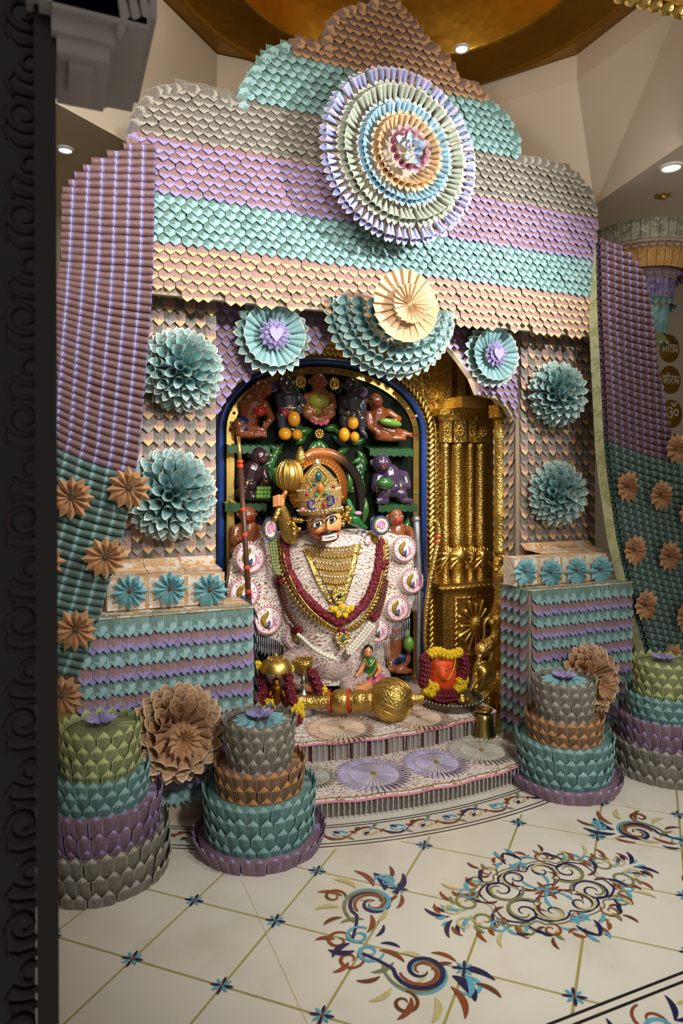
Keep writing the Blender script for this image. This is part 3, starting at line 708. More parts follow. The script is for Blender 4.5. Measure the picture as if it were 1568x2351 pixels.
# ------------------------------------------------------------------ curtains of rolled notes
def plane_pt(px, py, c0, c1):
    """tilted upright board: Y runs from c0 at z=.3 to c1 at z=3.3"""
    d = ray(px, py); k = (c1-c0)/3.0
    # Y = c0 + k*(z-.3)
    s = (c0 + k*(H-.3) + D) / (d.y - k*d.z); return CAM + d*s
def curtain(name, inner, outer, rows, split, c0, c1, label, step, edge_mat=None, right=False):
    t = thing(name, plane_pt(inner[-1][1], inner[-1][0], c0, c1), label, 'curtain', 'swept curtains of rolled notes')
    P = lambda x, y: plane_pt(x, y, c0, c1)
    sm = []; i = 0
    for ya, yb in rows:
        # ya: y at reference inner x, yb: y at outer end
        xi = interp(inner, ya); xo = interp(outer, yb)
        if abs(xo-xi) < 14: continue
        a, b = P(xi, ya), P(xo, yb); mid = P((xi+xo)/2, (ya+yb)/2 + abs(yb-ya)*.10); r = step*pxm(a)*.515
        Q = smooth_path([a, mid, b], 7); Q = [q + V((0, random.uniform(-.0015, .0015), random.uniform(-.001, .001))) for q in Q]
        rr = [r*random.uniform(.93, 1.07) for q in Q]
        mb = MB().tube(Q, rr, 10, caps=False, usc=1/.064)
        # open rolled ends: lip ring and inner scroll
        for end, nb in ((Q[0], Q[1]), (Q[-1], Q[-2])):
            ax = (nb-end).normalized(); Mx = basis_z(end, ax); mb.lathe([(r, 0), (r*.80, 0), (r*.78, .05)], Mx, 10, cap=False)
            mb.lathe([(r*.45, .004), (r*.40, .05)], Mx, 8, cap=False)
        mb.build('note_roll', M['roll_p'] if ya < split else M['roll_g'], t); i += 1
        sm.append((a, b, r))
    # backing board
    bo = MB(); vs = []; fs = []
    off0, off1 = V((0, .03, 0)), V((0, .06, 0))
    for a, b, r in sm: vs += [a+off0, b+off0, b+off1, a+off1]
    for k in range(len(sm)-1):
        o = 4*k
        for q in range(4): fs.append((o+q, o+(q+1) % 4, o+4+(q+1) % 4, o+4+q))
    bo.add(vs, fs).build('backing_board', M['card'], t, False)
    if right:
        vs = []; fs = []; uvs = []
        for k, (a, b, r) in enumerate(sm):
            e = (a-b).normalized(); q = a + e*.012
            MBq = None; vs += [q+V((0, .012, 0)), q+V((-.018, .075, 0))]; uvs += [(0, k), (1, k)]
        bo = MB().add(vs, [(2*k, 2*k+1, 2*k+3, 2*k+2) for k in range(len(sm)-1)], uvs); bo.build('edge_strip', M['flat_yg'], t, False)
    return t
M['flat_yg'] = flat_mat('flat_notes_yellow_green', 'c3c79a', 'a9b078', 'd0cfae')
linner = [(335, 356), (600, 351), (720, 346), (900, 331), (1050, 318), (1200, 290), (1340, 250), (1460, 216), (1570, 172)]
louter = [(338, 282), (345, 262), (352, 250), (362, 232), (375, 200), (392, 184), (412, 160), (428, 152), (440, 142), (600, 139), (650, 131), (720, 118), (800, 108), (1100, 96), (1500, 84), (1600, 80)]
drop = [(335, 2), (470, 10), (620, 14), (700, 36), (886, 72), (1064, 82), (1172, 68), (1306, 42), (1390, 30), (1560, 28)]
rows = []; y = 340
while y < 1562: rows.append((y, y - interp(drop, y))); y += 17.6 + .6*math.sin(y)
LC0, LC1 = -.45, -.07
curtain('note_curtain', linner, louter, rows, 1086, LC0, LC1, 'swept curtain of lavender and green rolled notes beside the dark door post', 17.6)
rinner = [(545, 1374), (700, 1377), (900, 1387), (1020, 1393), (1100, 1401), (1240, 1422), (1350, 1447), (1480, 1482), (1560, 1506)]
router = [(548, 1400), (565, 1412), (580, 1440), (600, 1456), (620, 1470), (650, 1480), (690, 1490), (760, 1501), (830, 1506), (880, 1516), (930, 1526), (990, 1537), (1020, 1541), (1060, 1552), (1090, 1574), (1180, 1600), (1300, 1625), (1700, 1650)]
rdrop = [(545, 18), (600, 26), (780, 38), (1010, 52), (1100, 62), (1250, 50), (1400, 30), (1540, 16)]
rows = []; y = 552
while y < 1545: rows.append((y, y + interp(rdrop, y))); y += 15.6
RC0, RC1 = -.36, -.02
curtain('note_curtain', rinner, router, rows, 1012, RC0, RC1, 'swept curtain of lavender and green rolled notes beside the panelled wall', 15.6, right=True)
# ------------------------------------------------------------------ paper flowers
def cone_mb(r, L, n=10, lip=.24):
    """open paper cone: apex at origin, mouth at +z, one pointed lip"""
    b = MB(); vs = []; uv = []; fs = []
    for j, t in enumerate((.08, .6, 1.0)):
        for k in range(n):
            a = 2*math.pi*k/n; q = max(0, math.cos(a))**3; z = L*t*(1 + (lip*q if j == 2 else 0)); rr = r*t*(1+(.18*q if j == 2 else 0))
            vs.append((rr*math.cos(a), rr*math.sin(a), z)); uv.append((k/n, t))
    for j in range(2):
        for k in range(n): fs.append((j*n+k, j*n+(k+1) % n, (j+1)*n+(k+1) % n, (j+1)*n+k))
    return b.add(vs, fs, uv)
_cm = {}
def cone_mesh(r, L, mat):
    k = (round(r, 4), round(L, 4), mat)
    if k not in _cm: _cm[k] = cone_mb(r, L).mesh('paper_cone', M[mat])
    return _cm[k]
def cone_at(t, p, d, r, L, mat, lipdir=None, name='paper_cone'):
    z = V(d).normalized(); l = V(lipdir) if lipdir is not None else V((0, 0, -1)); x = l - z*l.dot(z)
    x = x.normalized() if x.length > 1e-4 else V((1, 0, 0)); inst(name, cone_mesh(r, L, mat), frame(p, x, z.cross(x), z), t)
def ring_cones(t, c, n, e1, e2, R, cnt, r, L, mat, tilt, ph=0, z=0.0, a0=0.0, sweep=2*math.pi):
    for k in range(cnt):
        a = a0 + sweep*(k+ph)/cnt + random.uniform(-.02, .02); rad = e1*math.cos(a) + e2*math.sin(a)
        d = rad*math.cos(tilt) + n*math.sin(tilt); cone_at(t, c + n*z + rad*R, d, r, L*random.uniform(.97, 1.03), mat if isinstance(mat, str) else mat[k % len(mat)], rad)
N0 = V((0, -1, 0))
def star_mesh(R, n, mat, depth=.35, key=None):
    """pleated paper star petal pair, petal along +x, +z towards the viewer"""
    k = ('star', round(R, 4), n, mat)
    if k not in _cm:
        w = R*math.sin(math.pi/n)*.95; b = MB(); th = .0015
        f = [(R*.10, 0, .02*R), (R*.68, w*.82, .0), (R, 0, .05*R), (R*.68, -w*.82, .0), (R*.58, 0, depth*w*1.9)]
        b.add(f, [(0, 4, 1), (1, 4, 2), (2, 4, 3), (3, 4, 0)], [(.2, .0), (.1, .97), (.5, 1), (.9, .97), (.5, .4)])
        b.add([(x, y, z-th) for x, y, z in f[:4]], [(0, 1, 2, 3)])
        _cm[k] = b.mesh('petal', M[mat], False)
    return _cm[k]
def star(name, p, n, R, mat, label, group, cnt=12, cat='paper flower', aspect=1.0, layers=1, depth=.7):
    t = thing(name, p, label, cat, group); n = V(n).normalized(); B = basis_z(p, n)
    for ly in range(layers):
        for k in range(cnt):
            a = 2*math.pi*(k+.5*ly)/cnt + random.uniform(-.05, .05); W = B @ Matrix.Rotation(a, 4, 'Z') @ Matrix.Rotation(-.18-.25*ly, 4, 'Y') @ Matrix.Scale((1-.2*ly)*random.uniform(.93, 1.05), 4)
            inst('petal', star_mesh(R, cnt, mat, depth), W, t)
    MB().lathe([(.001, .05*R), (.12*R, .03*R), (.12*R, -.02*R)], B, 8, cap=False).build('flower_eye', M['dark_eye'], t)
    return t
M['dark_eye'] = simple('flower_eye_brown', '5a4334', .7)  # plain brown for the round hub of each star
# great medallion on the header
mp = atY(915, 365, -.16); e1, e2 = XV, ZV
med = thing('cone_medallion', mp+V((0, 0, -.4)), 'huge round medallion of concentric rolled paper cones on the header panel', 'medallion')
mR = (atY(1083, 365, -.16)-atY(747, 365, -.16)).length/2
MB().lathe([(.001, -.0), (mR*.93, -.0), (mR*.93, .02), (.001, .02)], basis_z(mp, N0), 48).build('backing_disc', M['card'], med)
MB().lathe([(.16, -.155), (.16, 0)], basis_z(mp, N0), 24).build('spacer_drum', M['card'], med)
ring_cones(med, mp, N0, e1, e2, mR*.79, 74, .019, mR*.21, ['c_blue', 'c_lil'], .22, z=.03)
ring_cones(med, mp, N0, e1, e2, mR*.56, 62, .021, mR*.25, 'c_green', .36, z=.035)
ring_cones(med, mp, N0, e1, e2, mR*.40, 50, .018, mR*.20, 'c_sky', .48, z=.05)
ring_cones(med, mp, N0, e1, e2, mR*.25, 32, .019, mR*.20, 'c_peach', .60, z=.06)
ring_cones(med, mp, N0, e1, e2, mR*.13, 15, .022, mR*.14, 'c_pink', .85, z=.09)
for k in range(11):
    a = k*2.4; rr = .012+.0045*k; d = V((math.cos(a), 0, math.sin(a))); c = mp + N0*(.165-.004*k) + d*rr
    q = MB().grid(lambda u, v: c + (d.cross(N0))*((u-.5)*.075*(1-.35*v)) + (N0*(.35+.05*k/10)+d*(.25+.05*k))*(v*.07) + d*(-.03*(2*u-1)**2), 5, 3); q.build('rose_petal', M['ice'], med)
# hearts on teal rosettes
def heart_rosette(px, py, Rpx, label):
    p = atY(px, py, .115); R = Rpx*pxm(p)/math.cos(.3); t = thing('heart_rosette', p-V((0, 0, R)), label, 'paper flower', 'teal rosettes with violet hearts')
    MB().lathe([(.001, -.02), (R*.6, -.02), (R*.62, .0)], basis_z(p, N0), 24).build('backing_disc', M['c_teal'], t)
    MB().lathe([(R*.3, -.07), (R*.3, -.01)], basis_z(p, N0), 14).build('stalk', M['card'], t)
    ring_cones(t, p, N0, XV, ZV, R*.22, 24, R*.15, R*.74, 'c_teal', .28)
    B = basis_z(p+N0*.03, N0)
    for ly in range(2):
        for k in range(13):
            inst('violet_petal', star_mesh(R*.52, 13, 'st_violet', .5), B @ Matrix.Translation((0, 0, .012*ly)) @ Matrix.Rotation(2*math.pi*(k+.5*ly)/13, 4, 'Z') @ Matrix.Rotation(-.35-.2*ly, 4, 'Y') @ Matrix.Scale(1-.18*ly, 4), t)
    h = R*.20; hp_ = [(0, -1.25), (.75, -.35), (1, .25), (.85, .75), (.45, .95), (.1, .75), (0, .5), (-.1, .75), (-.45, .95), (-.85, .75), (-1, .25), (-.75, -.35)]
    MB().plate(basis_z(p+N0*.085, N0), [(x*h, y*h) for x, y in hp_], .006).build('paper_heart', M['st_heart'], t, False)
M['st_heart'] = simple('heart_lilac', 'a8a0cc', .6, nscale=60)
heart_rosette(624, 772, 77, 'teal cone rosette with violet heart above the painted arch back panel')
heart_rosette(1127, 816, 63, 'teal cone rosette with violet heart above the gold niche columns')
# big teal dish with the cream pinwheel
dp = atY(902, 722, -.02); dR = (atY(1045, 740, -.06)-atY(757, 740, -.06)).length/2
dish = thing('cone_dish', dp-V((0, 0, dR)), 'wide teal half dish of paper cones hanging below the header panel', 'paper flower')
MB().lathe([(.001, -.03), (dR*.5, -.03), (dR*.5, .0)], basis_z(dp, N0), 24, a0=math.pi, a1=2*math.pi).build('backing_disc', M['card'], dish)
for R_, cnt, tl, z in ((.70, 23, .12, .0), (.60, 21, .42, .03), (.46, 17, .68, .05), (.32, 12, .95, .06)): ring_cones(dish, dp, N0, XV, ZV*.84, dR*R_, cnt, .030, dR*.28, 'c_teal', tl, z=z, a0=math.pi-.1, sweep=math.pi+.3)
pp = atY(931, 703, -.26); pR = 80*pxm(pp)*1.05; pw = thing('paper_pinwheel', pp-V((0, 0, pR)), 'cream pleated pinwheel flower in front of the teal cone dish', 'paper flower')
B = basis_z(pp, N0)
for ly, (R_, cnt, z) in enumerate(((1, 22, 0), (.56, 20, .03))):
    for k in range(cnt):
        a = 2*math.pi/cnt; b = MB(); q = pR*R_
        vs = [(q*.12, 0, .012), (q, 0, .0), (q*math.cos(a), q*math.sin(a), .022), (q*.12*math.cos(a), q*.12*math.sin(a), .026), (q*math.cos(a*1.05), q*math.sin(a*1.05), .0)]
        if ('pw', ly) not in _cm: _cm[('pw', ly)] = b.add(vs, [(0, 1, 2, 3), (3, 2, 4)], [(0, .3), (.3, .94), (1, .95), (1, .3), (1, .95)]).mesh('pleat', M['st_cream'], False)
        inst('pleat', _cm[('pw', ly)], B @ Matrix.Translation((0, 0, z)) @ Matrix.Rotation(a*k, 4, 'Z') @ Matrix.Rotation(-.0-.22*ly, 4, 'Y'), pw)
MB().lathe([(.001, .055), (pR*.22, .045), (pR*.24, .03)], B, 14, cap=False).build('pinwheel_eye', M['st_cream'], pw)
MB().lathe([(pR*.2, -.24), (pR*.2, 0)], B, 12).build('stalk', M['card'], pw)
# cone balls
def cone_ball(px, py, rx, Y, mat, label, group, rings=((0.12, 4), (.38, 9), (.68, 15), (.95, 20), (1.2, 24), (1.42, 26)), flat=.62, cr=.125, nrm=N0, centre=None):
    p = atY(px, py, Y); R = rx*pxm(p)*1.03; t = thing('cone_flower', p-V((0, 0, R)), label, 'paper flower', group); n = V(nrm).normalized(); B = basis_z(p, n)
    ex, ey = V([B[i][0] for i in range(3)]), V([B[i][1] for i in range(3)])
    MB().ell(p, (R*.40, R*.40, R*.30), 12, 8).build('flower_core', M[mat], t)
    for pol, cnt in rings:
        for k in range(cnt):
            a = 2*math.pi*(k+.3*pol)/cnt + random.uniform(-.06, .06); q = pol + random.uniform(-.05, .05)
            rad = ex*math.cos(a)+ey*math.sin(a); d = rad*math.sin(q) + n*math.cos(q)*flat*1.3; L = R*.64*random.uniform(.92, 1.05)
            cone_at(t, p + (rad*math.sin(q) + n*math.cos(q)*flat)*R*.28, d, round(R*cr, 3), round(R*.70, 3), mat, rad)
    if centre:
        for k in range(14): inst('centre_petal', star_mesh(R*.5, 14, centre, .5), B @ Matrix.Translation((0, 0, R*.55)) @ Matrix.Rotation(2*math.pi*k/14, 4, 'Z') @ Matrix.Rotation(-.55, 4, 'Y'), t)
    return t
cone_ball(416, 850, 84, .10, 'c_teal', 'teal ball of paper cones high on the pillar beside the painted arch panel', 'teal cone flowers on the pillars')
cone_ball(391, 1135, 92, .08, 'c_teal', 'teal ball of paper cones on the pillar just above the box with three stars', 'teal cone flowers on the pillars')
cone_ball(1275, 906, 66, .10, 'c_teal', 'teal ball of paper cones high on the pillar beside the gold columns', 'teal cone flowers on the pillars')
cone_ball(1275, 1133, 66, .10, 'c_teal', 'teal ball of paper cones on the pillar just above the box with four stars', 'teal cone flowers on the pillars')
tr = ((.75, 15), (1.05, 22), (1.38, 26))
cone_ball(405, 1680, 96, PF-.12, 'c_tan', 'copper-toned paper cone flower leaning on the pedestal near the umbrella idol', 'tan cone flowers on the pedestals', tr, cr=.17, nrm=(.1, -1, .05), centre='st_tan')
cone_ball(1345, 1560, 72, PF-.12, 'c_tan', 'copper-toned paper cone flower leaning on the pedestal near the brass vessel', 'tan cone flowers on the pedestals', tr, cr=.17, nrm=(.12, -1, .0), centre='st_tan')
# stars
pre = 'tan paper star on the curtain by the door post, '
for px, py, q in ((163, 1143, 'just under the lavender rolls'), (293, 1121, 'touching the teal cone flower'), (240, 1278, 'beside the box with three stars'), (97, 1288, 'half hidden by the post'), (172, 1441, 'beside the pedestal stripes'), (140, 1592, 'at the bottom end')):
    p = plane_pt(px, py, LC0, LC1) + V((0, -.04, 0)); star('paper_star', p, (.05, -1, 0), 52*pxm(p), 'st_tan', pre+q, 'tan stars on the curtain by the door post')
pre = 'tan paper star on the curtain by the wall, '
for px, py, q in ((1426, 1116, 'near the edge strip, highest'), (1502, 1136, 'between two other stars'), (1442, 1261, 'at the edge strip by the box'), (1521, 1275, 'inward of the box'), (1538, 1031, 'on the lavender rolls'), (1568, 1178, 'at the outer rim'), (1467, 1386, 'at the edge strip by the pedestal'), (1560, 1413, 'above the petal tower'), (1527, 1507, 'at the bottom end')):
    p = plane_pt(px, py, RC0, RC1) + V((0, -.04, 0)); star('paper_star', p, (0, -1, 0), 39*pxm(p), 'st_tan', pre+q, 'tan stars on the curtain by the wall')
for px, py, q in ((297, 1358, 'end star next to the curtain'), (390, 1352, 'middle star'), (481, 1355, 'end star next to the cane staff')):
    p = atY(px, py, -.215); star('paper_star', p, (0, -1, 0), 44*pxm(p), 'st_teal', 'teal paper star on the three-star box, '+q, 'teal stars on the three-star box')
for px, py, q in ((1204, 1312, 'end star next to the gold column'), (1263, 1315, 'second from the gold column'), (1322, 1310, 'third from the gold column'), (1376, 1308, 'end star next to the curtain')):
    p = atY(px, py, -.215); star('paper_star', p, (0, -1, 0), 37*pxm(p), 'st_teal', 'teal paper star on the four-star box, '+q, 'teal stars on the four-star box')
# ------------------------------------------------------------------ tiered petal towers
NOTE['pet'] = note_mb(.050, .095, .028, .010, curve=.006)
def tower(cx, cy, tiers, label, group):
    t = thing('petal_tower', (cx, cy, 0), label, 'paper tower', group); it = []; prof = []
    for (m, r0, r1, z0, z1, rows, ang) in tiers:
        MB().lathe([(r0-.012, z0), (r1-.012, z1-.035), (r1*.5, z1-.03)], Matrix.Translation((cx, cy, 0)), 32).build('tier_core', M[m], t)
        for r in range(rows):
            f = (r+1)/rows if rows > 1 else 1; z = z0 + (z1-z0)*f; rr = r0 + (r1-r0)*f; n = max(10, round(2*math.pi*rr/.052))
            for k in range(n):
                a = 2*math.pi*(k+.5*(r % 2))/n + random.uniform(-.02, .02); o = V((math.cos(a), math.sin(a), 0)); tl = ang + random.uniform(-.05, .05)
                up = ZV*math.cos(tl) + o*math.sin(tl); nz = o*math.cos(tl) - ZV*math.sin(tl); y = -up; x = y.cross(nz)
                L = .105; it.append((frame(V((cx, cy, 0)) + o*(rr+.006*(rows-r)/rows) + ZV*(z+random.uniform(-.004, .004)), x, y, nz), m))
    put_pieces(t, 'pet', it, 'petal_note')
    (m, r0, r1, z0, z1, rows, ang) = tiers[-1]
    for k in range(12):
        a = k*2*math.pi/12; B = Matrix.Translation((cx, cy, z1-.028)) @ Matrix.Rotation(a, 4, 'Z')
        inst('crown_petal', star_mesh(.075, 12, 'st_violet', .5), B @ Matrix.Rotation(-.45, 4, 'Y'), t)
        if m == 'greyd': inst('crown_petal', star_mesh(.125, 12, 'st_teal', .5), B @ Matrix.Translation((0, 0, -.02)) @ Matrix.Rotation(.26, 4, 'Z') @ Matrix.Rotation(-.12, 4, 'Y'), t)
    return t
TB = [('purpp', .265, .285, -.02, .085, 1, .25), ('tealp', .225, .245, .045, .28, 4, .14), ('browns', .175, .195, .225, .39, 3, .14), ('greyd', .125, .158, .33, .575, 5, .12)]
TA = [('greyd', .270, .268, .0, .20, 3, .10), ('purpp', .222, .238, .14, .335, 3, .12), ('tealp', .175, .188, .27, .45, 4, .10), ('yg', .142, .152, .42, .625, 4, .10)]
tower(.175, -.58, TA, 'four-tier tower of paper petals with yellow-green top beside the dark door post', 'petal towers before the shrine')
tower(.845, -.63, TB, 'four-tier tower of paper petals with grey top before the pedestal with three stars', 'petal towers before the shrine')
tower(2.51, -.69, TB, 'four-tier tower of paper petals with grey top beside the brass vessel', 'petal towers before the shrine')
tower(3.14, -.77, TA, 'four-tier tower of paper petals with yellow-green top under the curtain by the wall', 'petal towers before the shrine')
NOTE['side'] = NOTE['pet']
t = thing('petal_tower', (-.33, .35, 0), 'grey petal tower standing on the floor behind the curtain near the dark door post', 'paper tower'); it = []
MB().lathe([(.2, 0), (.16, .75), (.05, .78)], Matrix.Translation((-.30, .35, 0)), 24).build('tier_core', M['card'], t)
for r in range(9):
    for k in range(20):
        a = 2*math.pi*(k+.5*(r % 2))/20; o = V((math.cos(a), math.sin(a), 0)); up = ZV*.98+o*.15; it.append((frame(V((-.30, .35, .10+r*.08))+o*(.215-.004*r), (-up).cross(o), -up, o), 'greyd'))
put_pieces(t, 'pet', it, 'petal_note')
# ------------------------------------------------------------------ note-covered round column capital, right background
cpx = 1475; cY = .62; cp = atY(cpx, 650, cY); m = pxm(cp)
col = thing('note_column', (cp.x, cY, 0), 'round column whose flared capital is banded with coloured notes', 'column')
zz = lambda y: H + (HORIZON - y)*m*(1 - (.40 if y < 560 else .30 if y < 640 else .2)/(m*F))
def cring(z0, z1, r0, r1, mat, name): MB().lathe([(r0, z0), (r1, z1)], Matrix.Translation((cp.x, cY, 0)), 36, cap=False).build(name, mat, col)
M['flat_gr'] = flat_mat('flat_notes_grey', 'b4b4a0', '8f9080', 'c8c8b4'); M['flat_pu'] = flat_mat('flat_notes_violet', '8f84b8', '6f6298', 'a79cc8'); M['flat_te'] = flat_mat('flat_notes_teal', '8cc0c2', '6ea4a8', 'a8d0cc')
MB().lathe([(.12, 0), (.12, zz(800)), (50*m, zz(740)), (62*m, zz(650)), (88*m, zz(585)), (112*m, zz(545)), (118*m, zz(468)), (100*m, zz(468)), (95*m, 3.6)], Matrix.Translation((cp.x, cY, 0)), 32).build('column_core', M['wall'], col)
def flat_ring(y0, y1, r0, r1, mat):
    n = max(12, round(2*math.pi*r1*m/.068))
    for k in range(n):
        a0, a1 = 2*math.pi*(k+.03)/n, 2*math.pi*(k+.97)/n; P = lambda a, r, y: V((cp.x+r*m*math.cos(a), cY+r*m*math.sin(a), zz(y)))
        MB().add([P(a0, r0+2, y1), P(a1, r0+2, y1), P(a1, r1+2, y0), P(a0, r1+2, y0)], [(0, 1, 2, 3)], [(0, 0), (1, 0), (1, 1), (0, 1)]).build('flat_note', mat, col, False)
flat_ring(470, 545, 114, 119, M['flat_gr']); flat_ring(560, 612, 90, 100, M['flat_or']); flat_ring(630, 692, 60, 68, M['flat_pu']); flat_ring(700, 760, 48, 54, M['flat_te'])
it = []
for y, r, mt in ((575, 108, 'tan'), (632, 84, 'purple'), (702, 66, 'teal'), (790, 52, 'yg')):
    n = round(2*math.pi*r*m/.06)
    for k in range(n):
        a = 2*math.pi*k/n; o = V((math.cos(a), math.sin(a), 0)); x = ZV.cross(o); it.append((frame(V((cp.x, cY, zz(y)))+o*(r*m), x, (ZV*.97-o*.2).normalized(), (o*.97+ZV*.2).normalized()), mt))
put_pieces(col, 'head', it, 'fringe_note')
# ================================================================== SHRINE NICHE
BY = .78                                     # plane of the painted back panel
def PT(x, y, d=0.0, Y=BY): return atY(x, y, Y-d)
MP = pxm(PT(740, 1100))                      # metres per pixel inside the niche
# ------------------------------------------------------------------ curved steps
def brocade(name, base='ddd4cc'):
    t = NT(name); p = t.pos(); col = lin(base)
    d = t.voro(55, p); col = t.mix(t.step(t.math('SUBTRACT', .30, d), 0, .06), col, t.mix(t.step(t.noise(20, p), .45, .55), lin('7a2238'), lin('c98aa0')))
    w_ = t.n('ShaderNodeTexWave', wave_type='RINGS'); w_.inputs['Scale'].default_value = 14; w_.inputs['Distortion'].default_value = 9; w_.inputs['Detail'].default_value = 1; w_.inputs['Detail Scale'].default_value = 2; t.put(w_.inputs['Vector'], p)
    col = t.mix(t.step(w_.outputs[1], .86, .95), col, lin('8a6a3c'))
    d2 = t.voro(18, p); col = t.mix(t.step(t.math('SUBTRACT', .16, d2), 0, .03), col, lin('e09ab4')); col = t.mix(t.step(t.math('SUBTRACT', .08, d2), 0, .02), col, lin('2a3a8a'))
    t.bump(t.voro(120, p), .3, .004); return t.out(col, .6, 0, .4)
M['brocade'] = brocade('white_brocade'); M['pinkcord'] = simple('pink_cord', 'd88a9c', .6, bump=.4, bscale=300)
def sides(name, a, b, sc):
    t = NT(name); uvc, u, v = t.uv(); f = t.math('FRACT', t.math('MULTIPLY', u, sc)); return t.out(t.mix(t.step(f, .72, .76), lin(a), lin(b)), .3)
M['bead_s'] = simple('silver_beads', 'd4d4da', .25, .35, .3, 200); M['side1'] = sides('step_side_grey', '6f695c', '5c564a', 2.2); M['side2'] = sides('step_side_white', '9c948c', '4f2f28', 1.1)
def step_slab(name, R, z0, z1, a0, a1, side, label, strands):
    t = thing(name, (CC[0], CC[1]-R+.2, z0), label, 'step'); n = 60
    A = [a0+(a1-a0)*i/n for i in range(n+1)]; pt = lambda r, a, z: V((CC[0]+r*math.sin(a), CC[1]-r*math.cos(a), z))
    yb = CC[1]-.9; back = [V((pt(R, a, 0).x, .72, 0)) for a in A]
    MB().add([pt(R-.01, a, z0) for a in A]+[pt(R-.01, a, z1-.004) for a in A], [(i, i+1, n+2+i, n+1+i) for i in range(n)], [(i/n*12, 0) for i in range(n+1)]+[(i/n*12, 1) for i in range(n+1)]).build('step_riser', side, t)
    wav = lambda a: .006*math.sin(a*60)
    MB().add([pt(R+.006+wav(a), a, z1-.016) for a in A]+[pt(R+.004+wav(a), a, z1) for a in A]+[V((b.x, b.y, z1)) for b in back]+[V((b.x, b.y, z0)) for b in back],
             [(q*(n+1)+i, q*(n+1)+i+1, (q+1)*(n+1)+i+1, (q+1)*(n+1)+i) for q in range(3) for i in range(n)]).build('brocade_cloth', M['brocade'], t)
    MB().tube([pt(R+.008+wav(a), a, z1-.012) for a in A], .006, 6).build('pink_piping', M['pinkcord'], t)
    MB().tube([pt(R-.004+wav(a), a, z1+.002) for a in A], .003, 6).build('gold_piping', M['jewel'], t)
    for k in range(strands):
        a = a0+(a1-a0)*(k+.5)/strands; L = (z1-z0)*random.uniform(.72, .9); p = pt(R+.012, a, z1-.016); b = MB()
        q = [p + V((random.uniform(-.0015, .0015), 0, -L*i/5)) for i in range(6)]; b.tube(q, [.0020, .0034, .0020, .0034, .0020, .0034], 5); b.ell(q[-1], .0045, 6, 4); b.build('bead_strand', M['bead_s'], t)
    return t
Z1, Z2 = .092, .20
step_slab('curved_step', 2.49, 0, Z1, -.295, .25, M['side1'], 'lower curved step under white embroidered cloth with silver bead fringe', 50)
step_slab('curved_step', 2.06, Z1, Z2, -.36, .34, M['side2'], 'upper curved step under white embroidered cloth with silver bead fringe and striped riser', 44)
# paper wheel doilies lying on the steps
def wheel(px, py, rx, Z, mat, label, group):
    p = atZ(px, py, Z+.002); R = rx*pxm(p)*1.03; t = thing('paper_doily', p, label, 'doily', group); n = 40
    MB().lathe([(.001, .002), (R*.60, .0025), (R*.62, 0)], Matrix.Translation(p), 40, cap=False).build('wheel_ground', M['wheel_w'], t)
    key = ('wh', mat, round(R, 3))
    if key not in _cm:
        b = MB(); a = math.pi/n; 
        b.add([(R*.06, 0, .004), (R*.60, R*.6*a*.55, .003), (R*.60, 0, .009), (R*.60, -R*.6*a*.55, .003)], [(0, 1, 2), (0, 2, 3)], [(.5, .3)]*4)
        b.add([(R*.62, R*.62*a, .003), (R*.80, R*.8*a*1.4, .004), (R, 0, .006), (R*.80, -R*.8*a*.2, .010), (R*.62, -R*.62*a, .005)], [(0, 1, 3, 4), (1, 2, 3)], [(.1, .2), (.2, .96), (.5, .97), (.6, .5), (.9, .5)])
        _cm[key] = b.mesh('spoke', M[mat], False)
    for k in range(n): inst('spoke', _cm[key], Matrix.Translation(p) @ Matrix.Rotation(2*math.pi*k/n, 4, 'Z'), t)
    MB().lathe([(.001, .012), (R*.07, .009), (R*.08, .003)], Matrix.Translation(p), 10, cap=False).build('wheel_hub', M['jewel'], t)
M['wheel_w'] = simple('doily_white', 'd8d2c8', .7); M['w_pur'] = cone_mat('doily_violet', 'b3a8d4', 'cfc8e0', 'e4e0f0'); M['w_tan'] = cone_mat('doily_tan', 'cfae90', 'e0ccb8', 'b98f6c'); M['w_gry'] = cone_mat('doily_grey', 'a8a89c', 'd0cec4', 'e0ded6')
wheel(785, 1673, 86, Z2, 'w_tan', 'tan paper wheel doily on the upper step beside the mace shaft', 'paper wheels on the steps')
wheel(962, 1648, 80, Z2, 'w_tan', 'tan paper wheel doily on the upper step under the mace head', 'paper wheels on the steps')
wheel(858, 1778, 92, Z1, 'w_pur', 'larger violet paper wheel doily on the lower step', 'paper wheels on the steps')
wheel(1002, 1752, 80, Z1, 'w_pur', 'violet paper wheel doily on the lower step between a violet and a grey wheel', 'paper wheels on the steps')
wheel(1106, 1724, 82, Z1, 'w_gry', 'grey paper wheel doily on the lower step beside the brass vessel', 'paper wheels on the steps')
wheel(718, 1785, 62, Z1, 'w_gry', 'grey paper wheel doily on the lower step beside the petal tower', 'paper wheels on the steps')
# ------------------------------------------------------------------ gold niche surround
L0, R0 = PT(500, 1100).x, PT(966, 1100).x; CXN = (L0+R0)/2; HW = (R0-L0)/2; ZS = 1.93; ZA = PT(747, 831).z
def arch_path(w, top, z0, n=28, zs=ZS):
    P = [(CXN-w, z0)]; P += [(CXN - w*math.cos(math.pi*i/n), zs + (top-zs)*math.sin(math.pi*i/n)) for i in range(n+1)]; return P + [(CXN+w, z0)]
gs = thing('gold_niche', (CXN, BY, Z2), 'embossed gold niche surround with rope mouldings and half columns', 'niche')
gw = [(L0-.25, .1), (L0-.25, 3.0), (3.12, 3.0), (3.12, .1)]
A = arch_path(HW+.03, ZA+.03, .1)
b = MB(); n = len(A); poly = [(A[0][0]-.25, .1)] + [(A[0][0]-.25, 3.0), (3.12, 3.0), (3.12, .1)]
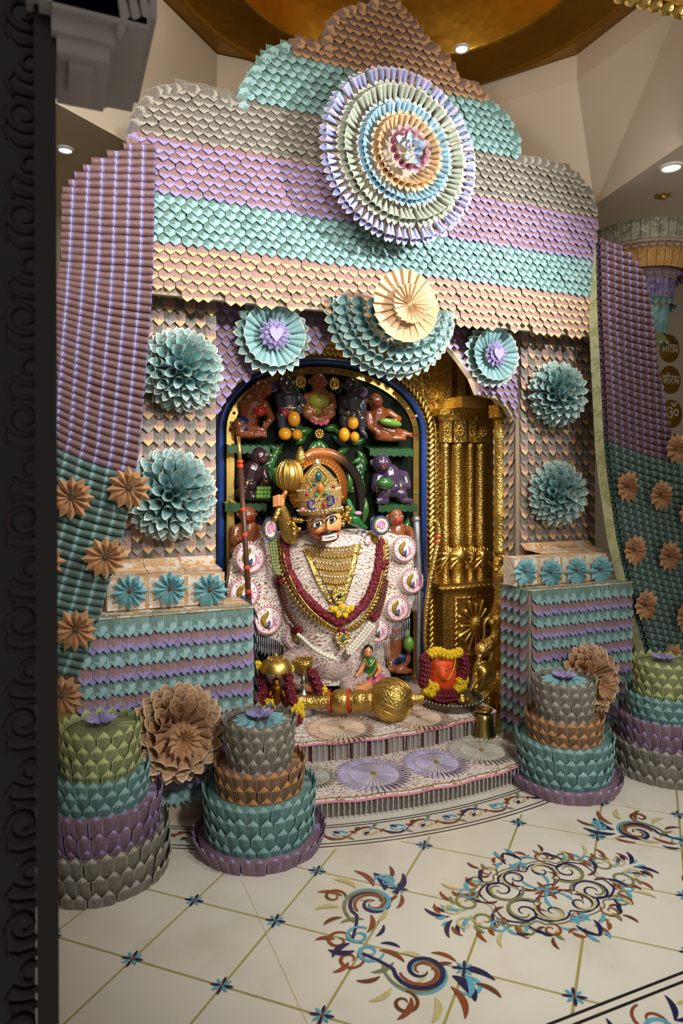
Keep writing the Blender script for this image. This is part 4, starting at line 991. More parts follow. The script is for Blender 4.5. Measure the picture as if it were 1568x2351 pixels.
# wall built as strips around the arch opening
o = [(L0-.28, .1)] + [(max(L0-.28, min(3.12, CXN + (x-CXN)*2.2)), 3.0) for x, z in A[1:-1]] + [(3.12, .1)]
b.add([(x, BY-.03, z) for x, z in A]+[(x, BY-.03, z) for x, z in o], [(i, i+1, n+i+1, n+i) for i in range(n-1)])
b.build('embossed_wall', M['gold'], gs, False)
def rope(path, R, r, name, mat, parent, tw=38):
    P = [V(p) for p in path]; L = [0]
    for a, c in zip(P, P[1:]): L.append(L[-1]+(c-a).length)
    k = int(L[-1]/.04); b = MB(); j = 0; 
    for i in range(k+1):
        s = L[-1]*i/k
        while j < len(P)-2 and L[j+1] < s: j += 1
        t = (s-L[j])/max(1e-6, L[j+1]-L[j]); c = P[j].lerp(P[j+1], t); d = (P[j+1]-P[j]).normalized(); y = V((0, -1, 0)); x = d.cross(y)
        q = (d*.7 + x*.7).normalized(); b.cap(c - q*R + y*r*.3, c + q*R + y*r*.3, r, r, 7)
    b.tube(P, R*.7, 8); return b.build(name, mat, parent)
rp = [V((x, BY-.045, z)) for x, z in arch_path(HW+.062, ZA+.055, .2)]; rope(rp, .020, .015, 'rope_moulding', M['gold_s'], gs)
for w_, t_ in ((.105, .085), (.16, .13)): MB().tube([V((x, BY-.035, z)) for x, z in arch_path(HW+w_, ZA+t_, .2)], .011, 8).build('arch_fillet', M['gold_c'], gs)
# spandrel scrolls
def gold_spiral(c, r, a0, turns, sgn, rad, name='scroll', mat='gold_s', parent=None, Y=BY-.035):
    pts = [V((x, Y, z)) for x, z in spiral(c[0], c[1], r, a0, turns, sgn, 22)]; MB().tube(pts, [rad*(.5+.5*math.sin(math.pi*min(1, .2+i/22))) for i in range(len(pts))], 7).build(name, M[mat], parent or gs)
for x, y, r, a0, tn, sg in ((985, 905, 26, 2.4, 1.3, 1), (1015, 880, 22, 3.4, 1.3, -1), (1040, 905, 24, 1.0, 1.4, 1), (1005, 935, 20, .5, 1.2, -1), (1040, 945, 18, 2.5, 1.4, 1), (1025, 850, 18, 4, 1.2, 1), (975, 870, 20, 5, 1.2, -1), (1048, 865, 14, 1, 1.2, -1)):
    p = PT(x, y); gold_spiral((p.x, p.z), r*MP, a0, tn, sg, 4.5*MP)
def lth(name, prof, x, Y, mat, parent, n=20): return MB().lathe(prof, Matrix.Translation((x, Y, 0)), n).build(name, mat, parent)
# cornice over the columns
ct, cb_ = PT(1060, 960).z, PT(1060, 985).z
xa, xb = PT(1005, 970, .1).x, 3.06
MB().box((xa-.02, BY-.16, ct), (xb, BY-.03, ct+.05)).build('cornice', M['gold_c'], gs, False)
for i in range(5): MB().box((xa+.03+i*.115, BY-.13, ct+.05), (xa+.10+i*.115, BY-.03, ct+.6)).build('pilaster_strip', M['gold_c'], gs, False)
MB().box((2.62, BY-.30, PT(1085, 935, .3).z), (3.05, BY-.1, PT(1085, 910, .3).z)).build('canopy_beam', M['gold_s'], gs, False)
def half_column(px, r, parent, Y=BY-.10, ytop=960, ybot=1340, tag_=''):
    p = PT(px, 1100, BY-Y); x = p.x; k = pxm(p); z = lambda y: H + (HORIZON-y)*k; r *= k
    c = MB().lathe([(r*1.1, z(ybot)), (r*1.5, z(ybot-6)), (r*1.2, z(ybot-14)), (r*1.1, z(ybot-40)), (r*1.5, z(ybot-46)), (r*1.0, z(ybot-56))], Matrix.Translation((x, Y, 0)), 18).build('column_base', M['gold_c'], parent)
    MB().lathe([(r*1.0, z(1255)), (r*1.25, z(1250)), (r*1.05, z(1240)), (r*1.25, z(1226)), (r, z(1218)), (r*.95, z(1030)), (r*1.15, z(1024)), (r, z(1016))], Matrix.Translation((x, Y, 0)), 18).build('column_shaft', M['gold_c'], parent)
    bp = V((x, Y-.02, z(1275))); b = MB().ell(bp, (r*1.9, r*1.6, 24*k), 14, 8)
    for q in range(9): a = math.pi*q/8; b.cap(bp+V((0, -r*1.2, 0)), bp+V((r*2.1*math.cos(a), -r*.8, -24*k+46*k*math.sin(a)*.9)), 3*k, 5*k, 6)
    b.build('leaf_bracket', M['gold_s'], parent)
    MB().box((x-r*1.4, Y-r*1.3, z(1016)), (x+r*1.4, Y+r, z(ytop+5))).build('capital_block', M['gold_c'], parent, False)
    cb2 = V((x, Y-r*1.35, z((1016+ytop+5)/2))); b = MB()
    for q in range(10): a = 2*math.pi*q/10; b.ell(cb2+V((math.cos(a)*7*k, 0, math.sin(a)*11*k)), (4*k, 3*k, 4*k), 6, 4)
    b.ell(cb2, (4*k, 4*k, 5*k), 8, 6).build('capital_rosette', M['gold_s'], parent)
    MB().box((x-r*1.9, Y-r*1.7, z(ytop+6)), (x+r*1.9, Y+r, z(ytop-6))).build('abacus', M['gold_s'], parent, False)
for px, r in ((1022, 8), (1049, 12), (1079, 8), (1103, 11)): half_column(px, r, gs)
# ledge and flower panel below the columns
lz = PT(1060, 1340, .2).z; pz0 = PT(1060, 1545, .2).z; x0p, x1p = PT(1003, 1400, .2).x, PT(1142, 1400, .2).x
MB().box((x0p+.05, BY-.20, pz0), (x1p, BY-.05, lz)).build('panel_block', M['gold'], gs, False)
MB().box((x0p, BY-.24, lz-.02), (x1p+.02, BY-.03, lz+.012)).build('ledge', M['gold_s'], gs, False)
rope([V((x0p, BY-.25, lz-.02)), V(((x0p+x1p)/2, BY-.25, lz-.02)), V((x1p+.02, BY-.25, lz-.02))], .012, .008, 'ledge_rope', M['gold_s'], gs)
fx0, fx1, fz0, fz1 = PT(1046, 1400, .21).x, PT(1136, 1400, .21).x, PT(1090, 1500, .21).z, PT(1090, 1370, .21).z
fc = V(((fx0+fx1)/2, BY-.215, (fz0+fz1)/2)); fw, fh = (fx1-fx0)/2, (fz1-fz0)/2
for a, c in (((-1, -1), (1, -1)), ((1, -1), (1, 1)), ((1, 1), (-1, 1)), ((-1, 1), (-1, -1))):
    pa, pb = fc+V((a[0]*fw, 0, a[1]*fh)), fc+V((c[0]*fw, 0, c[1]*fh)); rope([pa, pa.lerp(pb, .5), pb], .011, .008, 'panel_rope', M['gold_s'], gs)
for k in range(16):
    a = 2*math.pi*k/16; d = V((math.cos(a)*fw, 0, math.sin(a)*fh)); b = MB().cap(fc+d*.25, fc+d*(.72+.18*(k % 2)), .012, .02, 8); b.build('flower_petal', M['gold_s'], gs)
MB().ell(fc+V((0, -.02, 0)), (fw*.36, .035, fh*.34), 16, 10).build('flower_boss', M['gold_c'], gs)
for q, z in enumerate((1510, 1528, 1548)): MB().box((x0p+.02-.012*q, BY-.21-.02*q, PT(1060, z+18, .2).z), (x1p+.01, BY-.05, PT(1060, z, .2).z)).build('plinth_moulding', M['gold_c' if q % 2 else 'gold_s'], gs, False)
# lattice strip beside the rope
b = MB()
for i in range(46):
    z = .45 + i*.045; x = R0+.13
    for s in (1, -1): b.cap((x-.025, BY-.032, z), (x+.03, BY-.032, z+.04*s), .004, .004, 5)
b.build('lattice_strip', M['gold_s'], gs)
# free-standing gold column with leafy bracket
fcx = thing('gold_column', PT(1148, 1680, .42), 'slender embossed gold column standing before the niche wall', 'column')
p = PT(1148, 1100, .42); k = pxm(p); z = lambda y: H+(HORIZON-y)*k; x, Y = p.x, p.y; r = 13*k
lth('column_shaft', [(r*1.3, z(1270)), (r*1.05, z(1262)), (r, z(1190)), (r*1.3, z(1180)), (r, z(1170)), (r*.95, z(1010)), (r*1.2, z(1000)), (r, z(990)), (r*1.1, z(960))], x, Y, M['gold_c'], fcx)
MB().box((x-r*1.4, Y-r*1.4, z(960)), (x+r*1.4, Y+r*1.4, z(930))).build('capital', M['gold_c'], fcx, False)
b = MB()
for i in range(6): a = i/5; b.cap((x-r*.5, Y-r, z(945)), (x-r*(1.2+1.8*a), Y-r*1.2, z(925-18*a)), .008, .014, 7)
b.build('leaf_bracket', M['gold_s'], fcx)
bb = MB()
for i in range(8): a = math.pi*i/7; bb.cap((x, Y-r, z(1290)), (x+r*2*math.cos(a), Y-r*1.6, z(1305-30*math.sin(a))), .008, .016, 7)
bb.build('leaf_base', M['gold_s'], fcx)
lth('column_base', [(r*1.6, 0.2), (r*1.6, z(1400)), (r*1.2, z(1390)), (r*.9, z(1340)), (r*1.3, z(1325)), (r, z(1270))], x, Y, M['gold_c'], fcx)
q = V((x, Y-r*1.7, z(1415))); MB().box((q.x-.05, q.y, q.z-.1), (q.x+.07, q.y+.05, q.z+.1)).build('side_panel', M['gold_c'], fcx, False)
# ------------------------------------------------------------------ painted back panel
bp = thing('painted_back_panel', (CXN, BY, Z2), 'arched painted back panel with blue rim, carved monkeys, fruit and leaves', 'relief panel')
M['bg'] = simple('panel_dark_green', '0b140a', .85, nscale=8, var=.4, spec=.15); M['bluerim'] = simple('blue_enamel', '1f3a78', .3, coat=.3); M['red_bg'] = simple('red_cloth', '5c1410', .5)
MB().prism(arch_path(HW, ZA, Z2), BY-.04, BY).build('panel_board', M['bg'], bp, False)
MB().tube([V((x, BY-.05, z)) for x, z in arch_path(HW-.005, ZA-.005, Z2)], .026, 10).build('blue_rim', M['bluerim'], bp)
b = MB(); A1 = arch_path(HW-.045, ZA-.042, Z2); A2 = arch_path(HW-.095, ZA-.09, Z2); n = len(A1)
b.add([(x, BY-.052, z) for x, z in A1]+[(x, BY-.060, z) for x, z in A2], [(i, i+1, n+i+1, n+i) for i in range(n-1)]).build('gold_border', M['gold_s'], bp, False)
jw = [simple('jewel_red', '8a1420', .1, coat=.5), simple('jewel_green', '1a6a50', .1, coat=.5), simple('jewel_white', 'c0c8c8', .1, coat=.5)]
AJ = smooth_path([V((x, BY-.058, z)) for x, z in arch_path(HW-.07, ZA-.066, Z2+.1, 28)], 3); acc = 0; q = 0
for a, c in zip(AJ, AJ[1:]):
    acc += (c-a).length
    if acc > .062: acc = 0; q += 1; MB().ell(c, (.011, .008, .011), 8, 5).build('jewel_stud', jw[q % 3], bp)
M['leaf'] = simple('painted_leaf', '2c5a20', .25, var=.4, nscale=25, coat=.4); M['leafd'] = simple('painted_leaf_dark', '1f4422', .3, var=.4, nscale=20, coat=.4)
def leafblade(p, d, L, w_, mat='leaf', parent=None, name='leaf', nrm=V((0, -1, 0)), curl=.25):
    d = V(d).normalized(); s = d.cross(nrm).normalized()
    f = lambda u, v: V(p) + d*(L*v) + s*((u-.5)*w_*math.sin(math.pi*min(1, .06+v*.94))) + nrm*(curl*L*math.sin(math.pi*v)*.5 - abs(u-.5)*w_*.5)
    return MB().grid(f, 4, 6).build(name, M[mat], parent or bp)
def ledge(x0, x1, y, d=.13):
    a, c = PT(x0, y, d), PT(x1, y, d); b = MB()
    b.grid(lambda u, v: V((a.x+(c.x-a.x)*u, BY-.04-(d-.02)*v, a.z + .006*math.sin(u*44) - .03*v*v)), 26, 3); b.grid(lambda u, v: V((a.x+(c.x-a.x)*u, BY-.02-d, a.z-.018+.006*math.sin(u*44)-.05*v)), 26, 2)
    b.build('leaf_ledge', M['leafd'], bp)
ledge(520, 618, 1016); ledge(846, 948, 1024); ledge(866, 955, 1153); ledge(515, 610, 1150)
for x, y, a, L in [(700, 985, 2.9, 40), (720, 985, 3.4, 42), (745, 985, .2, 42), (765, 985, -.3, 40), (705, 1000, 3.8, 36), (765, 1000, -.7, 36), (732, 1005, 4.7, 40), (732, 1010, 4.1, 50), (732, 1010, 5.3, 50), (690, 975, 2.4, 30), (775, 975, .7, 30),
                   (760, 900, 1.2, 30), (700, 900, 1.9, 30), (775, 905, .9, 34), (690, 905, 2.2, 34)] + \
                  [(640+8*math.cos(k*1.9), 1040+k*9, 2.6+k*.45, 38) for k in range(9)] + [(625, 1030+k*12, .4+k*.3, 34) for k in range(7)] + [(822+6*math.sin(k), 1035+k*11, 5.4-k*.25, 40) for k in range(8)] + [(835, 1050+k*13, 3.6+k*.2, 32) for k in range(6)] + [(800, 1030, 3.5, 34), (810, 1020, .4, 36), (860, 1180, 4.5, 40), (940, 1190, 4.4, 60), (948, 1230, 4.6, 60)]:
    leafblade(PT(x, y, .07), (math.cos(a), 0, math.sin(a)), L*MP, L*.42*MP, 'leaf' if random.random() < .65 else 'leafd')
def petal_flower(px, py, R, mat, d=.1, n=10):
    c = PT(px, py, d); o = MB().ell(c, (R*.35*MP, R*.3*MP, R*.35*MP), 8, 6).build('flower', M[mat], bp)
    for ly in range(2):
        for k in range(n):
            a = 2*math.pi*(k+.5*ly)/n; q = c + V((math.cos(a), -.1+.25*ly, math.sin(a)))*R*MP*(.62-.15*ly); MB().ell(q, (R*.28*MP, R*.18*MP, R*.28*MP), 6, 5).build('petal', M[mat], o)
M['mango'] = simple('mango_yellow', 'c98a18', .2, var=.2, nscale=14, coat=.5); M['lotus'] = simple('lotus_pink', 'b8506c', .35); M['violetf'] = simple('flower_violet', '584468', .4)
petal_flower(690, 877, 17, 'gold_s'); petal_flower(767, 882, 17, 'gold_s'); petal_flower(627, 888, 15, 'violetf'); petal_flower(833, 900, 14, 'violetf'); petal_flower(733, 996, 14, 'gold_s')
for k in range(9):
    a = math.pi*(k/8); leafblade(PT(732, 962, .13), (math.cos(a), -.4, -.25*math.sin(a)-.1), 26*MP, 13*MP, 'lotus', name='lotus_petal')
# monkeys -----------------------------------------------------------
def skin(name, c): return simple(name, c, .22, var=.18, nscale=18, coat=.6)
SK = dict(brown=skin('monkey_brown', '7a3f20'), black=skin('monkey_charcoal', '2b2c33'), purple=skin('monkey_violet', '3e3048'), tan=skin('monkey_tan', '8a5030'), dark=skin('monkey_dark', '2c1c22'))
FC = dict(brown=skin('muzzle_red', '8c2a1c'), black=skin('muzzle_black', '1c1a20'), purple=skin('muzzle_plum', '54202c'), tan=skin('muzzle_scarlet', 'a02a1e'), dark=skin('muzzle_dark', '4a1a22'))
M['eyew'] = simple('eye_white', 'd8d4c8', .1, coat=.6, var=.02); M['eyeb'] = simple('eye_black', '100c0a', .1, coat=.6); M['apple'] = simple('apple_red', '9c1812', .15, coat=.6); M['melon'] = simple('melon_green', '2e5a28', .2, var=.6, nscale=40, coat=.5); M['gourd'] = simple('gourd_green', '5c8a34', .2, coat=.5)
M['cloth_b'] = simple('cloth_navy', '16244e', .4); M['cloth_r'] = simple('cloth_red', '8a1a16', .4); M['cloth_g'] = simple('cloth_olive', '8a8a2c', .4); M['cloth_o'] = simple('cloth_orange', 'b85a18', .4)
def monkey(kind, head, chest, belly, arms, legs, hr=20, d=.10, look=(0, 0), cloth=None, label=None):
    s = hr/20; P = lambda q, e=0: PT(q[0], q[1], d + (q[2] if len(q) > 2 else 0) + e); m = MP
    b = MB(); hc = P(head, .03)
    b.ell(hc, (hr*m, hr*m*.95, hr*m*1.12), 14, 10); b.ell(hc + V((look[0]*6*m, -hr*m*.62, -hr*m*.38)), (hr*m*.58, hr*m*.55, hr*m*.50), 12, 8)
    for sx in (-1, 1): b.ell(hc+V((sx*hr*m*1.0, .01, hr*m*.1)), (hr*m*.30, hr*m*.16, hr*m*.36), 8, 6)
    b.cap(hc + V((0, .015, -hr*m*.7)), P(chest), hr*m*.55, hr*m*.9)
    b.cap(P(chest), P(belly), 25*s*m, 23*s*m, 12)
    for a in arms:
        b.cap(P(chest), P(a[0]), 15*s*m, 12*s*m); b.chain([(P(a[0]), 12*s*m), (P(a[1], .03), 9.5*s*m), (P(a[2], .06), 7.5*s*m)])
        h = P(a[2], .065); b.ell(h, (8*s*m, 6*s*m, 7*s*m), 8, 6); dr = (P(a[2], .06)-P(a[1], .03)).normalized(); sd = dr.cross(V((0, -1, 0)))
        for f in range(4): q = h + sd*((f-1.5)*4*s*m); b.chain([(q, 2.6*s*m), (q+dr*8*s*m+V((0, -.006, 0)), 2.5*s*m), (q+dr*13*s*m+V((0, .008, -.006)), 2.0*s*m)], 6)
        q = h + sd*7*s*m; b.chain([(q, 2.6*s*m), (q+dr*5*s*m+sd*4*s*m, 2.3*s*m)], 6)
    for l in legs:
        b.chain([(P(belly), 15*s*m), (P(l[0], .04), 14*s*m), (P(l[1], .03), 10*s*m)]); f = P(l[1], .05); b.cap(f, P((l[2][0], l[2][1]), .06), 8*s*m, 6*s*m)
        dr = (P((l[2][0], l[2][1]), .06)-f); dr = dr.normalized() if dr.length > 1e-5 else V((1, 0, 0))
        for t in range(4): q = P((l[2][0], l[2][1]), .06)+V((0, -.004, (t-1.5)*3*s*m)); b.cap(q, q+dr*6*s*m, 2.4*s*m, 2*s*m, 6)
    o = b.build('monkey_figure', SK[kind], bp, remesh=.0045, sm=3)
    lx = look[0]*5*m
    f = MB().ell(hc + V((lx, -hr*m*.78, -hr*m*.40)), (hr*m*.52, hr*m*.48, hr*m*.44), 14, 10); f.ell(hc+V((lx, -hr*m*1.22, -hr*m*.22)), (hr*m*.17, hr*m*.14, hr*m*.14), 8, 6); f.build('muzzle', FC[kind], o)
    MB().ell(hc+V((lx, -hr*m*1.2, -hr*m*.58)), (hr*m*.30, hr*m*.05, hr*m*.06), 10, 5).build('mouth', M['eyeb'], o)
    for sx in (-1, 1):
        e = hc+V((lx+sx*hr*m*.36, -hr*m*.84, hr*m*.16)); MB().ell(e, (hr*m*.17, hr*m*.12, hr*m*.13), 8, 6).build('eye', M['eyew'], o); MB().ell(e+V((0, -hr*m*.10, 0)), (hr*m*.08, hr*m*.05, hr*m*.09), 8, 5).build('pupil', M['eyeb'], o)
        MB().cap(e+V((-hr*m*.2, -.004, hr*m*.22)), e+V((hr*m*.2, -.004, hr*m*.22)), hr*m*.06, hr*m*.06, 6).build('brow', FC[kind], o)
    nc = P(chest)+V((0, -.01, 14*s*m)); MB().tube([nc+V((17*s*m*math.cos(a), -12*s*m*abs(math.sin(a))-.012, -14*s*m*math.sin(a))) for a in [math.pi*i/12 for i in range(13)]], 2.2*s*m, 7).build('necklace', M['gold_s'], o)
    for a in arms:
        c = P(a[2], .06).lerp(P(a[1], .03), .28); MB().lathe([(8.6*s*m, -2*m), (10*s*m, 0), (8.6*s*m, 2*m)], basis_z(c, P(a[2], .06)-P(a[1], .03)), 14, cap=False).build('bracelet', M['gold_s'], o)
    if cloth:
        for l in legs: c0, c1 = P(belly), P(l[0], .04); MB().cap(c0.lerp(c1, .1), c0.lerp(c1, .75), 17.5*s*m, 16.5*s*m, 12).build('shorts', M[cloth], o)
    return o
def fruit(px, py, rx, rz, mat, d=.17, name='fruit', rot=0): return MB().ell(PT(px, py, d), (rx*MP, min(rx, rz)*MP, rz*MP), 14, 10, M=Matrix.Rotation(rot, 3, 'Y')).build(name, M[mat], bp)
monkey('brown', (602, 893), (582, 925), (570, 965), [[(560, 930), (566, 958), (592, 948)], [(606, 930), (622, 960), (613, 972)]], [[(548, 975), (590, 985), (604, 988)], [(552, 992), (585, 998), (605, 998)]], 19, look=(1, 0), cloth='cloth_b'); fruit(596, 944, 14, 12, 'apple', .2, 'apple')
monkey('black', (656, 882), (660, 912), (660, 940), [[(640, 915), (645, 938), (680, 938)], [(684, 912), (698, 925), (690, 938)]], [[(645, 955), (648, 985), (660, 995)], [(670, 955), (668, 985), (680, 992)]], 19, look=(1, 0), cloth='cloth_r')
monkey('tan', (731, 878), (732, 910), (732, 936), [[(706, 912), (700, 932), (716, 940)], [(758, 912), (765, 932), (752, 940)]], [[(706, 948), (722, 962), (735, 964)], [(758, 948), (742, 962), (728, 964)]], 19, cloth='cloth_g')
MB().ell(PT(732, 922, .14), (24*MP, 20*MP, 18*MP), 14, 8).build('chest_cloth', M['cloth_g'], bp)
monkey('black', (806, 888), (808, 918), (808, 944), [[(784, 920), (784, 944), (806, 950)], [(832, 920), (834, 944), (814, 950)]], [[(790, 962), (794, 988), (800, 996)], [(828, 962), (830, 990), (838, 998)]], 19)
monkey('brown', (861, 922), (866, 950), (862, 978), [[(844, 952), (848, 978), (866, 990)], [(892, 948), (914, 962), (902, 970)]], [[(900, 992), (930, 996), (940, 998)], [(870, 1000), (905, 1006), (925, 1006)]], 18, look=(-.3, 0)); fruit(896, 970, 30, 9, 'gourd', .2, 'gourd', .15)
for q in ((675, 962, 14, 17), (654, 996, 15, 14), (682, 998, 12, 12), (810, 971, 13, 15), (790, 998, 13, 16), (814, 1003, 11, 12)): fruit(q[0], q[1], q[2], q[3], 'mango', .19, 'mango')
monkey('dark', (594, 1048), (580, 1080), (570, 1110), [[(556, 1085), (552, 1108), (575, 1112)], [(604, 1082), (614, 1104), (606, 1112)]], [[(556, 1132), (580, 1142), (596, 1144)], [(590, 1132), (600, 1142), (612, 1144)]], 20, look=(1, 0))
for k in range(12): fruit(594+(k % 4)*8-(k//4)*1, 1122+(k//4)*9, 5.5, 5.5, 'gourd', .2, 'grape')
monkey('purple', (875, 1064), (893, 1090), (898, 1120), [[(866, 1096), (862, 1120), (872, 1124)], [(926, 1092), (934, 1116), (908, 1118)]], [[(878, 1136), (884, 1150), (870, 1150)], [(920, 1134), (926, 1148), (940, 1150)]], 22, look=(-.6, 0)); fruit(884, 1110, 21, 14, 'melon', .22, 'watermelon')
monkey('tan', (568, 1182), (568, 1214), (566, 1250), [[(540, 1216), (536, 1244), (552, 1236)], [(596, 1216), (604, 1240), (590, 1246)]], [[(540, 1268), (548, 1290), (560, 1292)], [(592, 1268), (590, 1290), (602, 1292)]], 19, cloth='cloth_r')
monkey('tan', (908, 1188), (910, 1218), (910, 1250), [[(886, 1220), (884, 1246), (900, 1244)], [(938, 1218), (948, 1240), (930, 1246)]], [[(890, 1268), (896, 1290), (906, 1292)], [(934, 1268), (934, 1290), (944, 1292)]], 19, cloth='cloth_o', look=(-.2, 0))
monkey('tan', (905, 1440), (905, 1474), (900, 1504), [[(886, 1478), (892, 1502), (898, 1530)], [(930, 1474), (938, 1492), (936, 1480)]], [[(932, 1512), (920, 1536), (940, 1540)], [(900, 1528), (912, 1540), (930, 1542)]], 18, cloth='cloth_b'); fruit(938, 1478, 13, 18, 'gourd', .2, 'gourd'); fruit(935, 1456, 6, 10, 'gourd', .2, 'gourd_neck')
# ================================================================== DEITY STATUE
def PS(x, y, d=.3): return PT(x, y, d)
SM = pxm(PS(760, 1300, .4))                   # metres per pixel on the statue
st = thing('deity_statue', (PS(770, 1560, .35).x, BY-.35, Z2), 'seated monkey-faced deity statue in white embroidered robe with gold crown and garlands', 'statue')
ROWS = [(1214, 770, 58, .18), (1224, 766, 105, .22), (1240, 764, 128, .26), (1275, 765, 138, .31), (1330, 768, 134, .35), (1400, 770, 122, .36), (1450, 772, 106, .35), (1500, 770, 92, .36), (1560, 766, 86, .36), (1620, 766, 80, .34)]
def row(y):
    for a, c in zip(ROWS, ROWS[1:]):
        if y <= c[0] or c is ROWS[-1]:
            t = max(0, min(1, (y-a[0])/(c[0]-a[0]))); return [a[i]+(c[i]-a[i])*t for i in range(1, 4)]
def body_d(x, y):
    xc, hw, dp = row(y); q = max(-.97, min(.97, (x-xc)/hw)); return .10 + dp*math.sqrt(1-q*q)
def S(x, y, e=0.0): return PS(x, y, body_d(x, y)+e)
b = MB()
def robe(u, v):
    y = 1214 + (1575-1214)*v; xc, hw, dp = row(y); a = math.pi*(u-.5)*1.0; return PS(xc + hw*math.sin(a), y, .10 + dp*math.cos(a))
b.grid(robe, 30, 26).build('robe', M['brocade'], st)
MB().prism([(PS(x, y, .1).x, PS(x, y, .1).z) for x, y in ((650, 1225), (880, 1222), (900, 1300), (880, 1590), (660, 1590), (632, 1300))], BY-.11, BY-.045).build('robe_back', M['brocade'], st, False)
lw = [(650, 1222), (605, 1235), (560, 1258), (532, 1290), (524, 1340), (527, 1390), (572, 1402), (578, 1450), (640, 1472), (660, 1497), (722, 1502), (722, 1300)]
rw = [(870, 1218), (905, 1225), (950, 1250), (966, 1300), (972, 1345), (950, 1376), (940, 1415), (902, 1436), (892, 1470), (850, 1480), (815, 1470), (815, 1300)]
for w_ in (lw, rw): MB().prism([(PS(x, y, .22).x, PS(x, y, .22).z) for x, y in w_], BY-.22, BY-.15).build('cape_wing', M['brocade'], st, False)
M['disc_w'] = simple('embroidered_white', 'dcd6d0', .6, nscale=200, var=.2, bump=.5, bscale=220); M['pink'] = simple('pink_thread', 'd486a8', .5); M['blue_e'] = simple('blue_enamel_bead', '1c2a7a', .15, coat=.5); M['goldthr'] = gold('gold_thread', 'b89a48', .35, 'emboss', 300, .6)
M['pearl'] = simple('pearl_bead', 'd8d0c0', .25, coat=.3); M['maroon'] = simple('maroon_petals', '6a0a1e', .6, var=.4, nscale=80); M['yellowf'] = simple('marigold_petals', 'd8b60c', .6, var=.25, nscale=90); M['brownb'] = simple('wooden_bead', '5c2c1c', .3, coat=.3)
def disc(x, y, r, flip=1):
    c = PS(x, y, .255); r *= SM; B = basis_z(c, (0, -1, .05)); o = MB().lathe([(.001, .014), (r*.8, .012), (r, .006), (r, -.04)], B, 28, cap=False).build('paisley_disc', M['disc_w'], st)
    ring = lambda R: [B @ V((R*math.cos(a), R*math.sin(a), .013)) for a in [2*math.pi*i/28 for i in range(28)]]
    MB().tube(ring(r*.86), r*.05, 6, closed=True).build('pink_ring', M['pink'], o); bb = MB(); [bb.ell(p, r*.055, 6, 4) for p in ring(r*.98)]; bb.build('bead_ring', M['goldthr'], o)
    def comma(pts, rad, mat, nm): MB().tube(smooth_path([B @ V((flip*a*r, q*r, .014)) for a, q in pts], 4), [rad*r*math.sin(math.pi*(.12+.86*i/(4*(len(pts)-1))))+.0008 for i in range(4*(len(pts)-1)+1)], 7).build(nm, M[mat], o)
    comma([(.1, -.55), (-.28, -.2), (-.3, .15), (-.05, .4), (.0, .62)], .19, 'goldthr', 'gold_paisley'); comma([(.15, -.55), (.42, -.25), (.42, .05), (.28, .2)], .10, 'pink', 'pink_paisley'); comma([(-.2, -.5), (.0, -.3), (.12, -.05)], .15, 'blue_e', 'blue_drop')
    for k in range(9): a = k*2.4; MB().ell(B @ V((r*.66*math.cos(a), r*.66*math.sin(a), .014)), r*.045, 6, 4).build('red_stone', jw[0], o)
for x, y, r in ((573, 1280, 37), (560, 1361, 37), (614, 1423, 35), (684, 1459, 36)): disc(x, y, r)
for x, y, r in ((927, 1260, 34), (945, 1333, 33), (911, 1396, 33), (866, 1446, 31)): disc(x, y, r, 1)
def fringe(x0, y0, x1, y1, L, n, d=.25, parent=None, name='silver_fringe'):
    for k in range(n):
        t = (k+.5)/n; a = PS(x0+(x1-x0)*t, y0+(y1-y0)*t + 6*math.sin(math.pi*t), d); q = [a + V((random.uniform(-.001, .001), 0, -L*SM*random.uniform(.9, 1.1)*i/4)) for i in range(5)]
        MB().tube(q, [.0017, .0028, .0017, .0028, .0030], 5).build(name, M['bead_s'], parent or st)
fringe(585, 1452, 645, 1462, 42, 14); fringe(650, 1485, 722, 1492, 36, 16); fringe(938, 1360, 972, 1358, 44, 9); fringe(884, 1424, 942, 1418, 44, 14); fringe(838, 1470, 896, 1466, 46, 14, .29); fringe(528, 1392, 570, 1398, 20, 9)
# lap drape and legs
M['drape'] = brocade('lap_brocade', 'a89c98'); M['skin_f'] = simple('idol_skin', 'd08a58', .3, coat=.3, nscale=10)
bl_ = MB(); bl_.chain([(PS(690, 1520, .30), 40*SM), (PS(640, 1545, .34), 30*SM), (PS(700, 1565, .46), 22*SM)]); bl_.chain([(PS(820, 1530, .30), 40*SM), (PS(870, 1555, .34), 30*SM), (PS(800, 1580, .48), 22*SM)]); bl_.ell(PS(765, 1535, .40), (50*SM, .08, 34*SM))
bl_.build('lap_drape', M['drape'], st, remesh=.008, sm=3)
bl_ = MB(); bl_.cap(PS(700, 1572, .48), PS(735, 1585, .54), 14*SM, 9*SM)
for k in range(5): a = PS(735+2*k, 1580+3*k, .54); bl_.cap(a, PS(744+2*k, 1584+3*k, .55), 4*SM, 3*SM, 7)
bl_.build('foot', M['skin_f'], st, remesh=.0035, sm=2)
bl_ = MB(); bl_.cap(PS(845, 1575, .50), PS(826, 1586, .56), 12*SM, 11*SM)
for k in range(4): a = PS(815+7*k, 1588-1.5*k, .57); bl_.chain([(PS(820+6*k, 1578, .55), 4*SM), (a, 3.6*SM), (PS(815+7*k, 1600-k, .565), 3*SM)], 7)
bl_.chain([(PS(838, 1582, .55), 4*SM), (PS(846, 1596, .57), 3.2*SM)], 7); bl_.build('hand', M['skin_f'], st, remesh=.003, sm=2)
